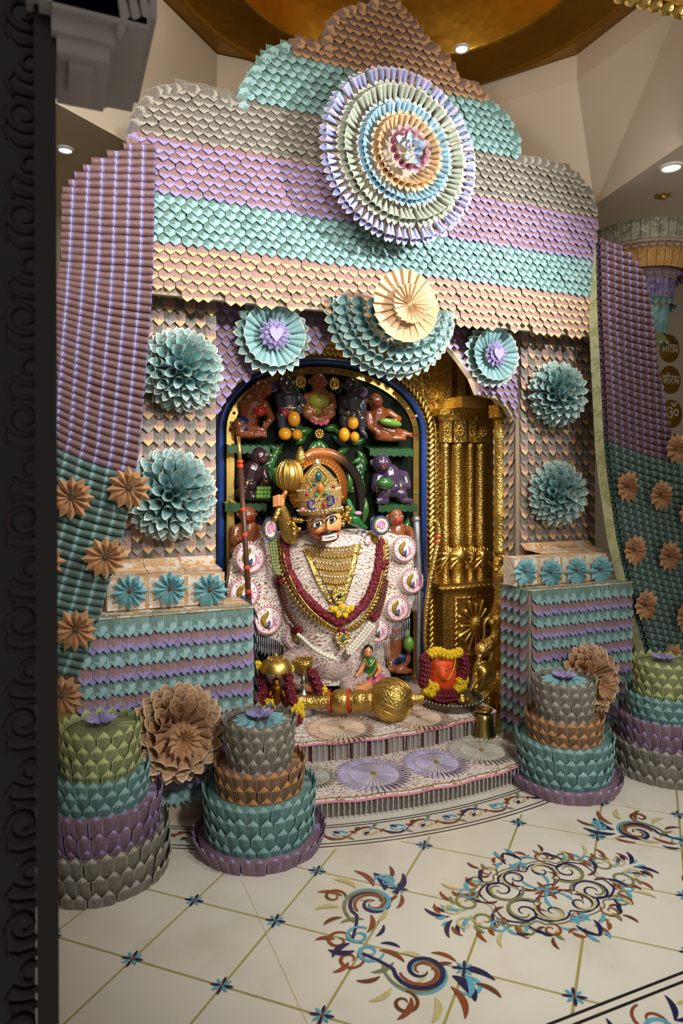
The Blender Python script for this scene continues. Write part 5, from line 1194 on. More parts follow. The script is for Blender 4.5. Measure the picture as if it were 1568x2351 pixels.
# necklaces --------------------------------------------------------
def surf_path(pts, e, k=8): return [S(p.x, p.y, e) for p in smooth_path([V((x, y, 0)) for x, y in pts], k)]
def along(path, step):
    P = path; out = []; acc = 0; last = P[0]; out.append((P[0], (P[1]-P[0]).normalized()))
    for a, c in zip(P, P[1:]):
        seg = (c-a).length; pos = 0
        while acc + (seg-pos) >= step:
            pos += step-acc; acc = 0; out.append((a.lerp(c, pos/seg), (c-a).normalized()))
        acc += seg-pos
    return out
bib = MB()
def bibf(u, v):
    y = 1246 + 148*v; xl_ = 698 + 76*v; xr_ = 832 - 50*v; return S(xl_+(xr_-xl_)*u, y + 10*math.sin(math.pi*u)*(1-v), .012)
bib.grid(bibf, 16, 16).build('gold_bib', M['jewel'], st)
for r in range(9):
    bb = MB(); n = 15-r
    for k in range(n+1): bb.ell(bibf(k/n, .06+r*.11)+V((0, -.004, 0)), (3.2*SM, 3*SM, 4.2*SM) if r % 2 else (2.4*SM, 2.4*SM, 2.4*SM), 6, 4)
    bb.build('bead_row', M['gold_s'] if r % 2 else M['pearl'], st)
for pts in (((701, 1258), (718, 1300), (736, 1342), (762, 1385)), ((822, 1250), (812, 1300), (800, 1342), (786, 1385))):
    P = surf_path(pts, .02); bb = MB(); vs = []
    for i, p in enumerate(P): vs += [p+V((-6*SM, 0, 2*SM)), p+V((0, -.006, 0)), p+V((6*SM, 0, -2*SM))]
    bb.add(vs, [(3*i+j, 3*i+j+1, 3*i+j+4, 3*i+j+3) for i in range(len(P)-1) for j in range(2)]).build('gold_strap', M['gold_c'], st)
    for i in (3, 12, 20):
        if i < len(P): MB().box((P[i].x-5*SM, P[i].y-.012, P[i].z-3*SM), (P[i].x+5*SM, P[i].y-.004, P[i].z+3*SM)).build('strap_plaque', M['gold_s'], st, False)
pc = S(777, 1368, .03); MB().plate(basis_z(pc, (0, -1, .1)), [(-14*SM, 16*SM), (0, 20*SM), (14*SM, 16*SM), (16*SM, 0), (9*SM, -14*SM), (0, -18*SM), (-9*SM, -14*SM), (-16*SM, 0)], .012).build('pendant', M['gold_c'], st, False)
MB().ell(pc+V((0, -.016, 0)), (6*SM, 4*SM, 5*SM)).build('pendant_stone', M['eyeb'], st)
def petals_on(path, step, R, mat, name, parent, squash=.8, n=12):
    for i, (p, t) in enumerate(along(path, step)):
        b = MB(); b.ell(p, R*.75, 8, 6)
        for k in range(n):
            v_ = V((random.gauss(0, 1), random.gauss(0, 1)-.5, random.gauss(0, 1))).normalized(); b.ell(p+v_*R*.60, (R*.58, R*.22, R*.46), 6, 4, M=Matrix.Rotation(random.uniform(0, 3), 3, 'Y') @ Matrix.Rotation(random.uniform(-1, 1), 3, 'X'))
        b.build(name, M[mat], parent)
gar = thing('flower_garland', S(785, 1430), 'deep red petal garland with yellow blossoms worn over the deity robe', 'garland')
petals_on(surf_path([(652, 1238), (660, 1300), (686, 1352), (720, 1390), (758, 1418), (784, 1426), (815, 1408), (845, 1370), (866, 1310), (874, 1240)], .03), 11*SM, 11*SM, 'maroon', 'red_blossom', gar)
petals_on(surf_path([(655, 1290), (672, 1340), (705, 1388), (745, 1425)], .026), 14*SM, 10*SM, 'maroon', 'red_blossom', gar)
for x, y in ((770, 1400), (785, 1394), (798, 1400), (776, 1410), (792, 1412), (762, 1398), (806, 1398)): petals_on([S(x, y, .05), S(x, y+.5, .05)], 1, 8*SM, 'yellowf', 'yellow_blossom', gar, n=14)
coinp = [(636, 1245), (643, 1300), (668, 1358), (704, 1404), (748, 1438), (784, 1452), (826, 1432), (860, 1390), (882, 1335), (890, 1285), (886, 1238)]
cn = thing('coin_necklace', S(784, 1452), 'long gold coin necklace hanging over the red garland', 'necklace')
inner = surf_path([(x+(784-x)*.085, y-7) for x, y in coinp], .055, 10); outer_ = surf_path(coinp, .045, 10)
for i, ((p, t), (q, t2)) in enumerate(zip(along(outer_, 10.5*SM), along(inner, 9.7*SM))):
    MB().lathe([(.001, .004), (4.6*SM, .003), (5.2*SM, 0), (.001, -.002)], basis_z(p, (0, -1, .1)), 12).build('coin', M['gold_s'], cn); MB().cap(p, q, 1.7*SM, 1.7*SM, 6).build('link_bar', M['gold_s'], cn)
MB().tube(inner, 2*SM, 6).build('necklace_chain', M['gold_c'], cn); MB().tube(surf_path([(x+(784-x)*.045, y-4) for x, y in coinp], .05, 10), 1.6*SM, 6).build('necklace_chain', M['gold_c'], cn)
def beads(name, strands, R, mat, label, cat='beads', off=5, e=.05, squash=1.0):
    t = thing(name, S(*strands[len(strands)//2]), label, cat)
    for k in range(3):
        P = surf_path([(x+off*(k-1), y+off*.8*(k-1)) for x, y in strands], e+.004*k)
        for p, tt in along(P, R*SM*1.75): MB().ell(p, (R*SM, R*SM, R*SM*squash), 7, 5).build('bead', M[mat], t)
    return t
beads('bead_garland', [(690, 1462), (715, 1485), (745, 1503), (768, 1510)], 5, 'pearl', 'triple string of ivory beads at the lap above the silver lamp', e=.11)
beads('bead_garland', [(852, 1435), (835, 1458), (812, 1485), (798, 1500)], 5, 'pearl', 'triple string of ivory beads at the lap above the lady figurine', e=.09)
beads('bead_garland', [(640, 1345), (652, 1385), (668, 1420), (684, 1440)], 4, 'brownb', 'brown wooden bead string under the paisley discs beside the spear', e=.05)
beads('bead_garland', [(884, 1330), (878, 1365), (870, 1395), (860, 1418)], 4, 'brownb', 'brown wooden bead string under the paisley discs beside the silver staff', e=.05)
tas = thing('flower_tassels', S(684, 1440), 'maroon rosebud clusters joining the bead strings on the robe', 'tassel')
for x, y in ((640, 1322), (648, 1334), (636, 1336), (680, 1440), (690, 1448), (674, 1450), (858, 1420), (866, 1412), (852, 1412), (886, 1292), (880, 1300), (782, 1448), (790, 1452)): petals_on([S(x, y, .06), S(x, y+.5, .06)], 1, 9*SM, 'maroon', 'rosebud', tas)
hc_ = S(786, 1466, .06); hp_ = thing('heart_pendant', hc_, 'gold filigree heart pendant set with a green stone below the garland', 'pendant')
MB().plate(basis_z(hc_, (0, -1, .1)), [(x*17*SM, y*17*SM) for x, y in ((0, -1.4), (.8, -.5), (1.1, .3), (.9, .85), (.4, 1), (0, .7), (-.4, 1), (-.9, .85), (-1.1, .3), (-.8, -.5))], .014).build('heart_plate', M['gold_c'], hp_, False); MB().ell(hc_+V((0, -.02, 0)), (5*SM, 4*SM, 6*SM)).build('stone', jw[1], hp_)
b = MB(); [b.ell(hc_+V((17*SM*x, -.016, 17*SM*y)), 2.4*SM, 6, 4) for x, y in ((0, -1.2), (.4, -.85), (.75, -.4), (1, .3), (.85, .7), (.4, .85), (-.4, .85), (-.85, .7), (-1, .3), (-.75, -.4), (-.4, -.85))]; b.build('stone_border', M['pearl'], hp_)
gb = thing('green_garland', PS(625, 1280, .35), 'twisted sage green bead garland hanging from the shoulder', 'garland')
for k in range(3):
    for p, t in along([PS(q.x, q.y, .34) for q in smooth_path([V((618+6*k, 1226, 0)), V((622+6*k, 1260, 0)), V((628+5*k, 1300, 0)), V((636+3*k, 1318, 0))], 8)], 7*SM): MB().ell(p, (3.6*SM, 3.6*SM, 4.6*SM), 6, 5).build('bead', M['sagebead'] if 'sagebead' in M else M.setdefault('sagebead', simple('sage_bead', '7a8450', .4)), gb)
# shoulder ornaments -----------------------------------------------
for x, y, rx, ry, fl_ in ((619, 1214, 17, 27, -1), (873, 1206, 24, 24, 1)):
    c = PS(x, y, .36); B = basis_z(c, (0, -1, .05)); n = 28; o = MB().plate(B, [(rx*SM*math.cos(a), ry*SM*math.sin(a)) for a in [2*math.pi*i/n for i in range(n)]], .012).build('shoulder_disc', M['bluerim'], st, False)
    MB().plate(B, [(rx*SM*(.78+.08*(i % 2))*math.cos(a), ry*SM*(.78+.08*(i % 2))*math.sin(a)) for i, a in enumerate([2*math.pi*i/n for i in range(n)])], .018).build('scalloped_disc', M['goldthr'], o, False); MB().plate(B, [(rx*SM*.66*math.cos(a), ry*SM*.66*math.sin(a)) for a in [2*math.pi*i/n for i in range(n)]], .021).build('white_disc', M['disc_w'], o, False)
    MB().tube([B @ V((fl_*q*rx*SM, w__*ry*SM, .023)) for q, w__ in spiral(0, 0, .5, 3.6, 1.8, -1, 24)], 2.2*SM, 6).build('pink_spiral', M['pink'], o)
for x0, y0 in ((660, 1222), (850, 1222)):
    for k in range(16):
        p = S(x0+random.uniform(-26, 26), y0+random.uniform(-4, 22), .02); r_ = random.uniform(4, 9)*SM; bb = MB().ell(p, r_, 8, 6)
        for q in range(6): bb.ell(p+V((r_*.8*math.cos(q*1.05), -r_*.4, r_*.8*math.sin(q*1.05))), r_*.45, 6, 4)
        bb.build('collar_flower', M[('disc_w', 'blue_e', 'disc_w', 'pink', 'goldthr')[k % 5]], st)
# head ---------------------------------------------------------------
def facemat():
    t = NT('idol_face'); p = t.pos(); s = t.n('ShaderNodeSeparateXYZ'); t.put(s.inputs[0], p); z = s.outputs[2]; zc = PS(750, 1205, .5).z
    f = t.math('SUBTRACT', t.math('ADD', zc-.012, t.math('MULTIPLY', t.noise(16, p), .03)), z); col = t.mix(t.step(f, -.01, .07), lin('e0a868'), lin('c8401c')); return t.out(col, .22, 0, .5, .5)
M['face'] = facemat(); M['lip'] = simple('lip_red', '8c1210', .2, coat=.5); M['tooth'] = simple('tooth_white', 'e0dcd0', .2); M['hairb'] = simple('painted_black', '0c0807', .2, coat=.5)
hd = MB(); hd.ell(PS(744, 1198, .42), (40*SM, 44*SM, 46*SM), 18, 14); hd.ell(PS(752, 1227, .46), (26*SM, 25*SM, 17*SM), 14, 10); hd.cap(PS(755, 1206, .545), PS(755, 1214, .565), 4*SM, 6.5*SM); hd.cap(PS(750, 1192, .525), PS(754, 1210, .555), 3*SM, 4.5*SM)
hd.ell(PS(728, 1215, .49), (14*SM, 14*SM, 12*SM)); hd.ell(PS(772, 1210, .48), (10*SM, 12*SM, 11*SM)); hd.cap(PS(748, 1215, .34), PS(760, 1250, .24), 24*SM, 28*SM)
head_ = hd.build('face', M['face'], st, remesh=.004, sm=3)
FD = .552
for ex, ey, w_ in ((729, 1203, 1.0), (761, 1193, .92)):
    c = PS(ex, ey, FD-.012); R3 = Matrix.Rotation(-.28, 3, 'Y'); MB().ell(c, (12.5*SM*w_, 5*SM, 7.5*SM), 14, 8, M=R3).build('eye', M['eyew'], head_); MB().ell(PS(ex+1, ey, FD+.001), (5.6*SM, 2.6*SM, 6*SM), 12, 8).build('iris', M['eyeb'], head_); MB().ell(PS(ex-1, ey-2, FD+.010), 1.2*SM, 6, 4).build('eye_glint', M['eyew'], head_)
    up = [PS(ex+dx*w_, ey+dy - dx*.28, FD) for dx, dy in ((-15, 3), (-8, -5.5), (0, -8), (8, -6), (14, 1))]; MB().tube(smooth_path(up, 4), 1.5*SM, 6).build('eye_line', M['hairb'], head_)
    MB().tube(smooth_path([PS(ex+dx*w_, ey+dy-dx*.28, FD-.006) for dx, dy in ((-14, 4), (-4, 8), (8, 6), (14, 1))], 4), 1.1*SM, 6).build('eye_line', M['hairb'], head_)
    MB().tube(smooth_path([PS(ex+dx*w_, ey+dy-dx*.30, FD-.002) for dx, dy in ((-17, -8), (-8, -15), (4, -16), (14, -10))], 4), [1.0*SM+1.8*SM*math.sin(math.pi*i/12) for i in range(13)], 6).build('eyebrow', M['hairb'], head_)
MB().ell(PS(756, 1235, .50), (23*SM, 19*SM, 11*SM), 16, 10, M=Matrix.Rotation(-.16, 3, 'Y')).build('lips', M['lip'], head_)
for r in range(2):
    for k in range(8):
        p = PS(742+4.2*k, 1236.5-.8*k+r*6-3.5+2.0*math.sin(math.pi*k/7)*(1 if r else -.3), .585-.012*abs(k-3.5)/3.5); MB().box((p.x-1.9*SM, p.y-.004, p.z-2.6*SM), (p.x+1.9*SM, p.y+.02, p.z+2.6*SM)).build('tooth', M['tooth'], head_, False)
MB().tube(smooth_path([PS(x, y, dd) for x, y, dd in ((730, 1232, .545), (740, 1226, .572), (755, 1223, .592), (770, 1220, .575), (780, 1219, .55))], 5), [SM*(1+2.6*math.sin(math.pi*i/20)) for i in range(21)], 7).build('moustache', M['hairb'], head_)
MB().tube(smooth_path([PS(x, y, .545) for x, y in ((739, 1176), (740, 1186), (744, 1191), (748, 1185), (748, 1175))], 4), 1.4*SM, 6).build('tilak', M['gold_s'], head_); MB().ell(PS(743.5, 1183, .55), (2.6*SM, 2*SM, 3*SM), 8, 6).build('tilak_dot', M['lip'], head_)
# crown
base, topp = PS(734, 1168, .40), PS(727, 1060, .40); ax = topp-base; Hc = ax.length; B = basis_z(base, ax); cr = MB()
cr.lathe([(49*SM, -.03), (51*SM, 0), (50*SM, .10*Hc), (54*SM, .25*Hc), (52*SM, .38*Hc), (43*SM, .58*Hc), (27*SM, .78*Hc), (10*SM, .93*Hc), (4*SM, Hc)], B, 30); crown = cr.build('crown', M['jewel'], st)
for h, R_, n_, m_ in ((-.2, 50, 34, 'gold_s'), (.0, 52, 34, 'pearl'), (.22, 55, 30, 'gold_s'), (.42, 50, 36, 'pearl'), (.6, 42.2, 34, 'gold_s')):
    bb = MB(); [bb.ell(B @ V((R_*SM*math.cos(a), R_*SM*math.sin(a), h*Hc)), 2.4*SM, 6, 4) for a in [2*math.pi*k/n_ for k in range(n_)]]; bb.build('bead_band', M[m_], crown)
def ornament(x, y, d, r, mat, nm='crown_jewel', sx=1, sz=1): MB().ell(PS(x, y, d), (r*SM*sx, r*SM*.6, r*SM*sz), 10, 8).build(nm, M[mat] if isinstance(mat, str) else mat, crown)
M['teal_e'] = simple('teal_enamel', '0f4a4c', .15, coat=.6); M['green_e'] = simple('green_enamel', '1c6a34', .15, coat=.6); M['amber'] = simple('amber_stone', 'b8641a', .15, coat=.6)
MB().tube(smooth_path([PS(x, y, .545) for x, y in ((716, 1118), (706, 1100), (714, 1084), (727, 1072), (740, 1082), (752, 1098), (744, 1116))], 5), 3.0*SM, 7).build('leaf_frame', M['gold_s'], crown)
ornament(731, 1094, .53, 9, 'teal_e', sx=.8, sz=1.3); ornament(736, 1120, .56, 8, 'amber', sz=1.3); ornament(722, 1112, .54, 5, 'teal_e'); ornament(744, 1110, .54, 5, 'green_e'); ornament(727, 1137, .56, 5, 'green_e'); ornament(748, 1133, .56, 5, 'green_e'); ornament(743, 1160, .565, 5, jw[0], sx=.7, sz=1.6); ornament(705, 1135, .52, 4.5, jw[0]); ornament(766, 1118, .53, 4.5, jw[0]); ornament(695, 1170, .52, 5, 'pink'); ornament(776, 1146, .52, 5, 'pink')
for x, y, s in ((716, 1156, 1), (757, 1146, -1)):
    MB().tube([PS(x+s*q*12, y+w__*14, .57) for q, w__ in spiral(0, 0, 1, 1.0, 1.1, 1, 18)], [SM*(3.4-.1*i) for i in range(19)], 7).build('peacock', M['blue_e'], crown); ornament(x-s*8, y+8, .56, 4, 'teal_e')
MB().ell(PS(728, 1060, .42), (5*SM, 5*SM, 6*SM)).build('crown_finial', M['pearl'], crown)
# ribbed halo and tail
hb = MB(); ctr = (730, 1122)
M['halo'] = simple('halo_copper', 'a8501a', .3, .6, .2, 20)
for k in range(64):
    a = math.radians(215 - 240*k/63); rr = (66, 74); x, y = ctr[0]+rr[0]*math.cos(a), ctr[1]-rr[1]*math.sin(a); x2, y2 = ctr[0]+(rr[0]-15)*math.cos(a), ctr[1]-(rr[1]-15)*math.sin(a)
    MB().cap(PS(x, y, .33), PS(x2, y2, .36), 3.2*SM, 2.6*SM, 7).build('halo_rib', M['halo'] if k % 2 else M['gold_s'], st)
MB().tube([PS(ctr[0]+58*math.cos(math.radians(215-6*k)), ctr[1]-66*math.sin(math.radians(215-6*k)), .335) for k in range(41)], 6*SM, 8).build('halo_ring', M['halo'], st)
def tailmat():
    t = NT('tail_paint'); uvc, u, v = t.uv(); return t.out(t.mix(t.step(u, .10, .32), lin('a8602c'), lin('140c0a')), .2, 0, .5, .6)
MB().tube(smooth_path([PS(x, y, .27) for x, y in ((700, 1052), (718, 1040), (745, 1040), (765, 1046), (790, 1062), (810, 1085), (824, 1118), (828, 1160), (824, 1195))], 5), [SM*(10+4*math.sin(math.pi*i/40)) for i in range(41)], 10).build('tail', tailmat(), st)
# raised arm with the gold mace head
ar = MB(); ar.chain([(PS(668, 1228, .33), 22*SM), (PS(655, 1195, .36), 18*SM), (PS(645, 1165, .40), 12*SM)]); ar.build('raised_arm', M['gold_c'], st, remesh=.005, sm=2)
hn = MB(); hn.ell(PS(643, 1152, .42), (11*SM, 9*SM, 13*SM), 10, 8)
for k in range(4): hn.chain([(PS(648, 1142+6*k, .42), 4*SM), (PS(640, 1139+6.5*k, .455), 4.2*SM), (PS(629, 1142+6.5*k, .44), 3.6*SM)], 7)
hn.chain([(PS(648, 1140, .43), 4.5*SM), (PS(655, 1131, .45), 3.6*SM)], 7); hn.build('raised_hand', M['skin_f'], st, remesh=.003, sm=2)
mc = MB(); c = PS(664, 1092, .36); mc.ell(c, (30*SM, 28*SM, 36*SM), 20, 12)
for k in range(14): a = 2*math.pi*k/14; mc.tube([c+V((30*SM*math.cos(a)*math.cos(q), 28*SM*math.sin(a)*math.cos(q), 36*SM*math.sin(q))) for q in [-1.4+.28*i for i in range(11)]], 3*SM, 6)
mc.build('mace_head', M['gold_s'], st); mc = MB(); mc.lathe([(6*SM, -.08), (10*SM, -.03), (14*SM, 0), (9*SM, .03), (3*SM, .07)], Matrix.Translation(PS(690, 1050, .36)), 14); mc.build('mace_finial', M['gold_c'], st)
mc = MB(); mc.cap(PS(655, 1130, .39), PS(632, 1190, .42), 6*SM, 7*SM); mc.build('mace_grip', M['gold_c'], st)
for x0, y0, n_ in ((795, 1185, 22), (684, 1210, 18)):
    b = MB()
    for k in range(n_): b.ell(PS(x0+random.uniform(-12, 12), y0+random.uniform(-20, 20), .40+random.uniform(0, .05)), random.uniform(3.5, 7)*SM, 8, 6)
    b.build('earring_cluster', M['gold_s'], st)
bd = MB(); bd.chain([(PS(800, 1150, .34), 6*SM), (PS(806, 1172, .36), 10*SM), (PS(812, 1192, .38), 15*SM), (PS(826, 1205, .36), 9*SM), (PS(842, 1212, .34), 3*SM)]); bd.build('parrot', M['green_e'], st, remesh=.004, sm=2); MB().ell(PS(822, 1178, .42), (10*SM, 5*SM, 5*SM)).build('parrot_wing', M['pink'], st)
leafblade(PS(836, 1200, .3), (.1, 0, 1), 60*SM, 16*SM, 'leaf', st, 'upright_leaf'); leafblade(PS(806, 1130, .28), (-.15, 0, 1), 50*SM, 14*SM, 'leaf', st, 'upright_leaf')
MB().box((PS(640, 1590, .3).x, BY-.42, Z2), (PS(900, 1590, .3).x, BY-.06, PS(760, 1575, .3).z)).build('throne_plinth', M['red_bg'], st, False)
# ================================================================== SMALL FIGURES AND OFFERINGS
# kneeling lady
ld = thing('lady_figurine', PS(850, 1590, .40), 'small kneeling lady figurine in green blouse and pink skirt beside the deity', 'figurine')
b = MB(); b.ell(PS(845, 1498, .43), (10*SM, 10*SM, 13*SM)); b.cap(PS(847, 1508, .42), PS(849, 1520, .41), 5*SM, 9*SM); b.cap(PS(849, 1522, .41), PS(850, 1550, .41), 16*SM, 13*SM); b.ell(PS(845, 1508-4, .45), (5*SM, 5*SM, 4*SM)); b.cap(PS(846, 1500, .455), PS(846, 1504, .462), 1.6*SM, 2.2*SM)
b.chain([(PS(838, 1520, .41), 6*SM), (PS(828, 1540, .45), 5*SM), (PS(818, 1552, .48), 4*SM)]); b.chain([(PS(864, 1520, .41), 6*SM), (PS(872, 1540, .44), 5*SM), (PS(862, 1552, .48), 4*SM)]); b.build('lady_body', M['skin_f'], ld, remesh=.003, sm=2)
b = MB(); b.cap(PS(849, 1522, .412), PS(850, 1546, .412), 18*SM, 15*SM, 14); b.build('blouse', M['green_e'], ld); M['pinkcl'] = simple('pink_silk', 'b85478', .35, nscale=60)
b = MB(); b.ell(PS(830, 1568, .42), (40*SM, 30*SM, 20*SM)); b.ell(PS(860, 1562, .40), (28*SM, 28*SM, 20*SM)); b.build('skirt', M['pinkcl'], ld, remesh=.004, sm=2)
MB().tube(smooth_path([PS(836, 1512, .46), PS(848, 1530, .475), PS(862, 1512, .46)], 5), 2*SM, 6).build('gold_necklace', M['gold_s'], ld); MB().tube(smooth_path([PS(800, 1582, .5), PS(830, 1572, .53), PS(868, 1570, .5)], 6), 2.6*SM, 6).build('gold_hem', M['goldthr'], ld); MB().tube(smooth_path([PS(866, 1516, .45), PS(860, 1540, .48), PS(845, 1555, .5)], 6), 3*SM, 6).build('gold_sash', M['goldthr'], ld)
for ex in (842, 849): MB().ell(PS(ex, 1496, .462), (1.7*SM, 1*SM, 1*SM), 6, 4).build('eye', M['eyeb'], ld)
MB().ell(PS(846, 1507, .468), (2.6*SM, 1.2*SM, 1*SM), 6, 4).build('mouth', M['lip'], ld); MB().ell(PS(845, 1492, .415), (12*SM, 11*SM, 13*SM), 12, 8).build('hair', M['hairb'], ld)
# mace lying on the step
mcen = atZ(899, 1606, Z2+.125); mr = .125; mace = thing('gold_mace', mcen-V((0, 0, mr)), 'large gold ceremonial mace lying on the upper step with ribbed round head', 'mace')
axm = (atZ(700, 1612, Z2+.09)-mcen).normalized(); Bm = basis_z(mcen, axm)
b = MB().lathe([(.012, -mr*.98), (.05, -mr*.92), (mr*.72, -mr*.70), (mr*.95, -mr*.35), (mr, 0), (mr*.95, mr*.35), (mr*.74, mr*.68), (.06, mr*.92)], Bm, 30); b.build('mace_head', M['gold_c'], mace)
for k in range(16):
    P = [Bm @ V((mr*1.0*math.cos(q)*math.cos(a+.5*math.sin(q)), mr*1.0*math.cos(q)*math.sin(a+.5*math.sin(q)), mr*math.sin(q))) for a in (2*math.pi*k/16,) for q in [-1.25+.25*i for i in range(11)]]; MB().tube(P, .0045, 5).build('head_rib', M['gold_s'], mace)
MB().lathe([(.001, -mr-.075), (.022, -mr-.07), (.034, -mr-.045), (.026, -mr-.02), (.04, -mr), (.03, -mr+.02)], Bm, 16).build('mace_knob', M['gold_c'], mace)
MB().lathe([(.055, mr*.85), (.07, mr*.98), (.05, mr+.02), (.062, mr+.05), (.062, mr+.09), (.05, mr+.11), (.068, mr+.14), (.068, mr+.20), (.05, mr+.23)], Bm, 20).build('mace_collar', M['gold'], mace)
MB().lathe([(.045, mr+.22), (.040, mr+.30), (.042, mr+.42), (.05, mr+.43), (.045, mr+.45)], Bm, 18).build('mace_shaft', M['gold_c'], mace)
M['red_th'] = simple('red_thread', 'b83a18', .6)
for h in (.115, .125, .235): MB().lathe([(.066, mr+h), (.072, mr+h+.005), (.066, mr+h+.010)], Bm, 18, cap=False).build('red_thread', M['red_th'], mace)
# umbrella idol
up_ = atZ(634, 1668, Z2); um = thing('umbrella_idol', up_, 'small gold idol under a ribbed umbrella on the upper step', 'idol'); k = pxm(up_); T = Matrix.Translation(up_)
MB().lathe([(32*k, 0), (34*k, 8*k), (26*k, 14*k), (22*k, 34*k), (28*k, 40*k)], T, 18).build('idol_base', M['gold_c'], um)
b = MB(); q = lambda x, y, z: up_+V((x*k, y*k, z*k))
b.ell(q(0, 0, 100), (10*k, 10*k, 12*k)); b.cap(q(0, 0, 88), q(0, 0, 60), 14*k, 12*k)
for s in (-1, 1): b.chain([(q(s*12, 0, 84), 5*k), (q(s*20, -6, 68), 4.5*k), (q(s*14, -14, 74), 4*k)]); b.chain([(q(s*6, 0, 62), 8*k), (q(s*8, 0, 50), 7*k), (q(s*8, -4, 38), 6*k)]); b.cap(q(s*8, -4, 40), q(s*9, -12, 38), 5*k, 4*k)
b.ell(q(0, -8, 97), (4*k, 4*k, 4*k)); b.build('idol_figure', M['brassd'] if 'brassd' in M else M.setdefault('brassd', gold('idol_bronze', '8a5a24', .3, 'emboss', 160, .4)), um, remesh=.0035, sm=2)
MB().cap(q(4, 12, 20), q(4, 12, 150), 2.5*k, 2.5*k).build('umbrella_pole', M['gold_s'], um)
MB().lathe([(38*k, 128*k), (37*k, 136*k), (30*k, 148*k), (18*k, 156*k), (5*k, 160*k), (2*k, 166*k)], Matrix.Translation(up_+V((2*k, 8*k, 0))), 28, cap=False).build('umbrella_canopy', M['gold_s'], um)
for j in range(18): a = 2*math.pi*j/18; MB().cap(up_+V((2*k+36*k*math.cos(a), 8*k+36*k*math.sin(a), 126*k)), up_+V((2*k+18*k*math.cos(a), 8*k+18*k*math.sin(a), 157*k)), 1.5*k, 1.2*k, 5).build('canopy_rib', M['gold_c'], um)
def pom(p, R, mat, name, parent, n=22):
    b = MB(); b.ell(p, R*.8, 8, 6); n = n if mat == 'yellowf' else 40
    for i in range(n):
        y = 1-2*(i+.5)/n; r = math.sqrt(1-y*y); a = i*2.4; v_ = V((r*math.cos(a), y, r*math.sin(a))); b.ell(V(p)+v_*R*.75, (R*.34,)*3 if mat == 'yellowf' else (R*.46, R*.09, R*.50), 6, 4, M=Matrix.Rotation(a, 3, 'Y') @ Matrix.Rotation(.9*math.sin(i*3), 3, 'X'))
    b.build(name, M[mat], parent)
g1 = thing('offering_garland', atZ(645, 1672, Z2), 'garland of red and yellow blossoms draped around the umbrella idol', 'garland')
g1pts = [(598, 1545, 'maroon', .10), (600, 1565, 'maroon', .08), (604, 1585, 'maroon', .06), (610, 1600, 'maroon', .05), (618, 1612, 'yellowf', 0), (624, 1628, 'yellowf', -.02), (636, 1640, 'yellowf', -.03), (612, 1628, 'yellowf', 0), (628, 1645, 'yellowf', -.03), (640, 1658, 'maroon', -.05), (655, 1664, 'maroon', -.05), (668, 1662, 'maroon', -.05), (684, 1650, 'maroon', -.04), (690, 1640, 'yellowf', -.03), (680, 1628, 'yellowf', -.02), (670, 1636, 'yellowf', -.03), (688, 1622, 'yellowf', -.01), (672, 1608, 'maroon', .02), (668, 1592, 'maroon', .04), (664, 1575, 'maroon', .06), (662, 1555, 'maroon', .08), (592, 1528, 'yellowf', .1), (665, 1535, 'yellowf', .1), (655, 1545, 'yellowf', .1), (590, 1602, 'maroon', .04), (598, 1618, 'maroon', .02), (648, 1650, 'maroon', -.05), (674, 1655, 'maroon', -.06)]
for x, y, m_, e in g1pts: pom(atY(x, y, up_.y+e-.02), 11.5*k, m_, 'red_blossom' if m_ == 'maroon' else 'yellow_blossom', g1)
g2 = thing('offering_garland', atZ(735, 1600, Z2), 'short garland of red blossoms ending in a yellow one behind the mace shaft', 'garland')
for x, y, m_ in ((718, 1548, 'maroon'), (724, 1562, 'maroon'), (730, 1576, 'maroon'), (734, 1590, 'maroon'), (722, 1604, 'maroon'), (712, 1608, 'maroon'), (742, 1586, 'yellowf'), (748, 1596, 'yellowf'), (738, 1598, 'yellowf')): pom(atY(x, y, .22), 11*SM, m_, 'red_blossom' if m_ == 'maroon' else 'yellow_blossom', g2)
# silver lamp
lp = atY(697, 1600, .28); lamp = thing('silver_lamp', (lp.x, lp.y, Z2), 'silver ritual lamp with beaded cup beside the umbrella idol', 'lamp'); k = pxm(lp); z0 = (lp.z-Z2)/k; T = Matrix.Translation((lp.x, lp.y, Z2))
MB().lathe([(26*k, 0), (24*k, z0*k*.6), (20*k, (z0+4)*k), (8*k, (z0+12)*k), (5*k, (z0+30)*k), (9*k, (z0+34)*k), (5*k, (z0+40)*k), (6*k, (z0+52)*k)], T, 20).build('lamp_stand', M['silver'], lamp)
MB().lathe([(6*k, (z0+52)*k), (17*k, (z0+60)*k), (21*k, (z0+76)*k), (23*k, (z0+86)*k), (18*k, (z0+86)*k), (8*k, (z0+70)*k)], T, 20).build('lamp_cup', M['gold_c'], lamp)
b = MB(); [b.ell(T @ V((23*k*math.cos(a), 23*k*math.sin(a), (z0+86)*k)), 2.6*k, 6, 4) for a in [2*math.pi*i/20 for i in range(20)]]; b.build('bead_rim', M['gold_s'], lamp)
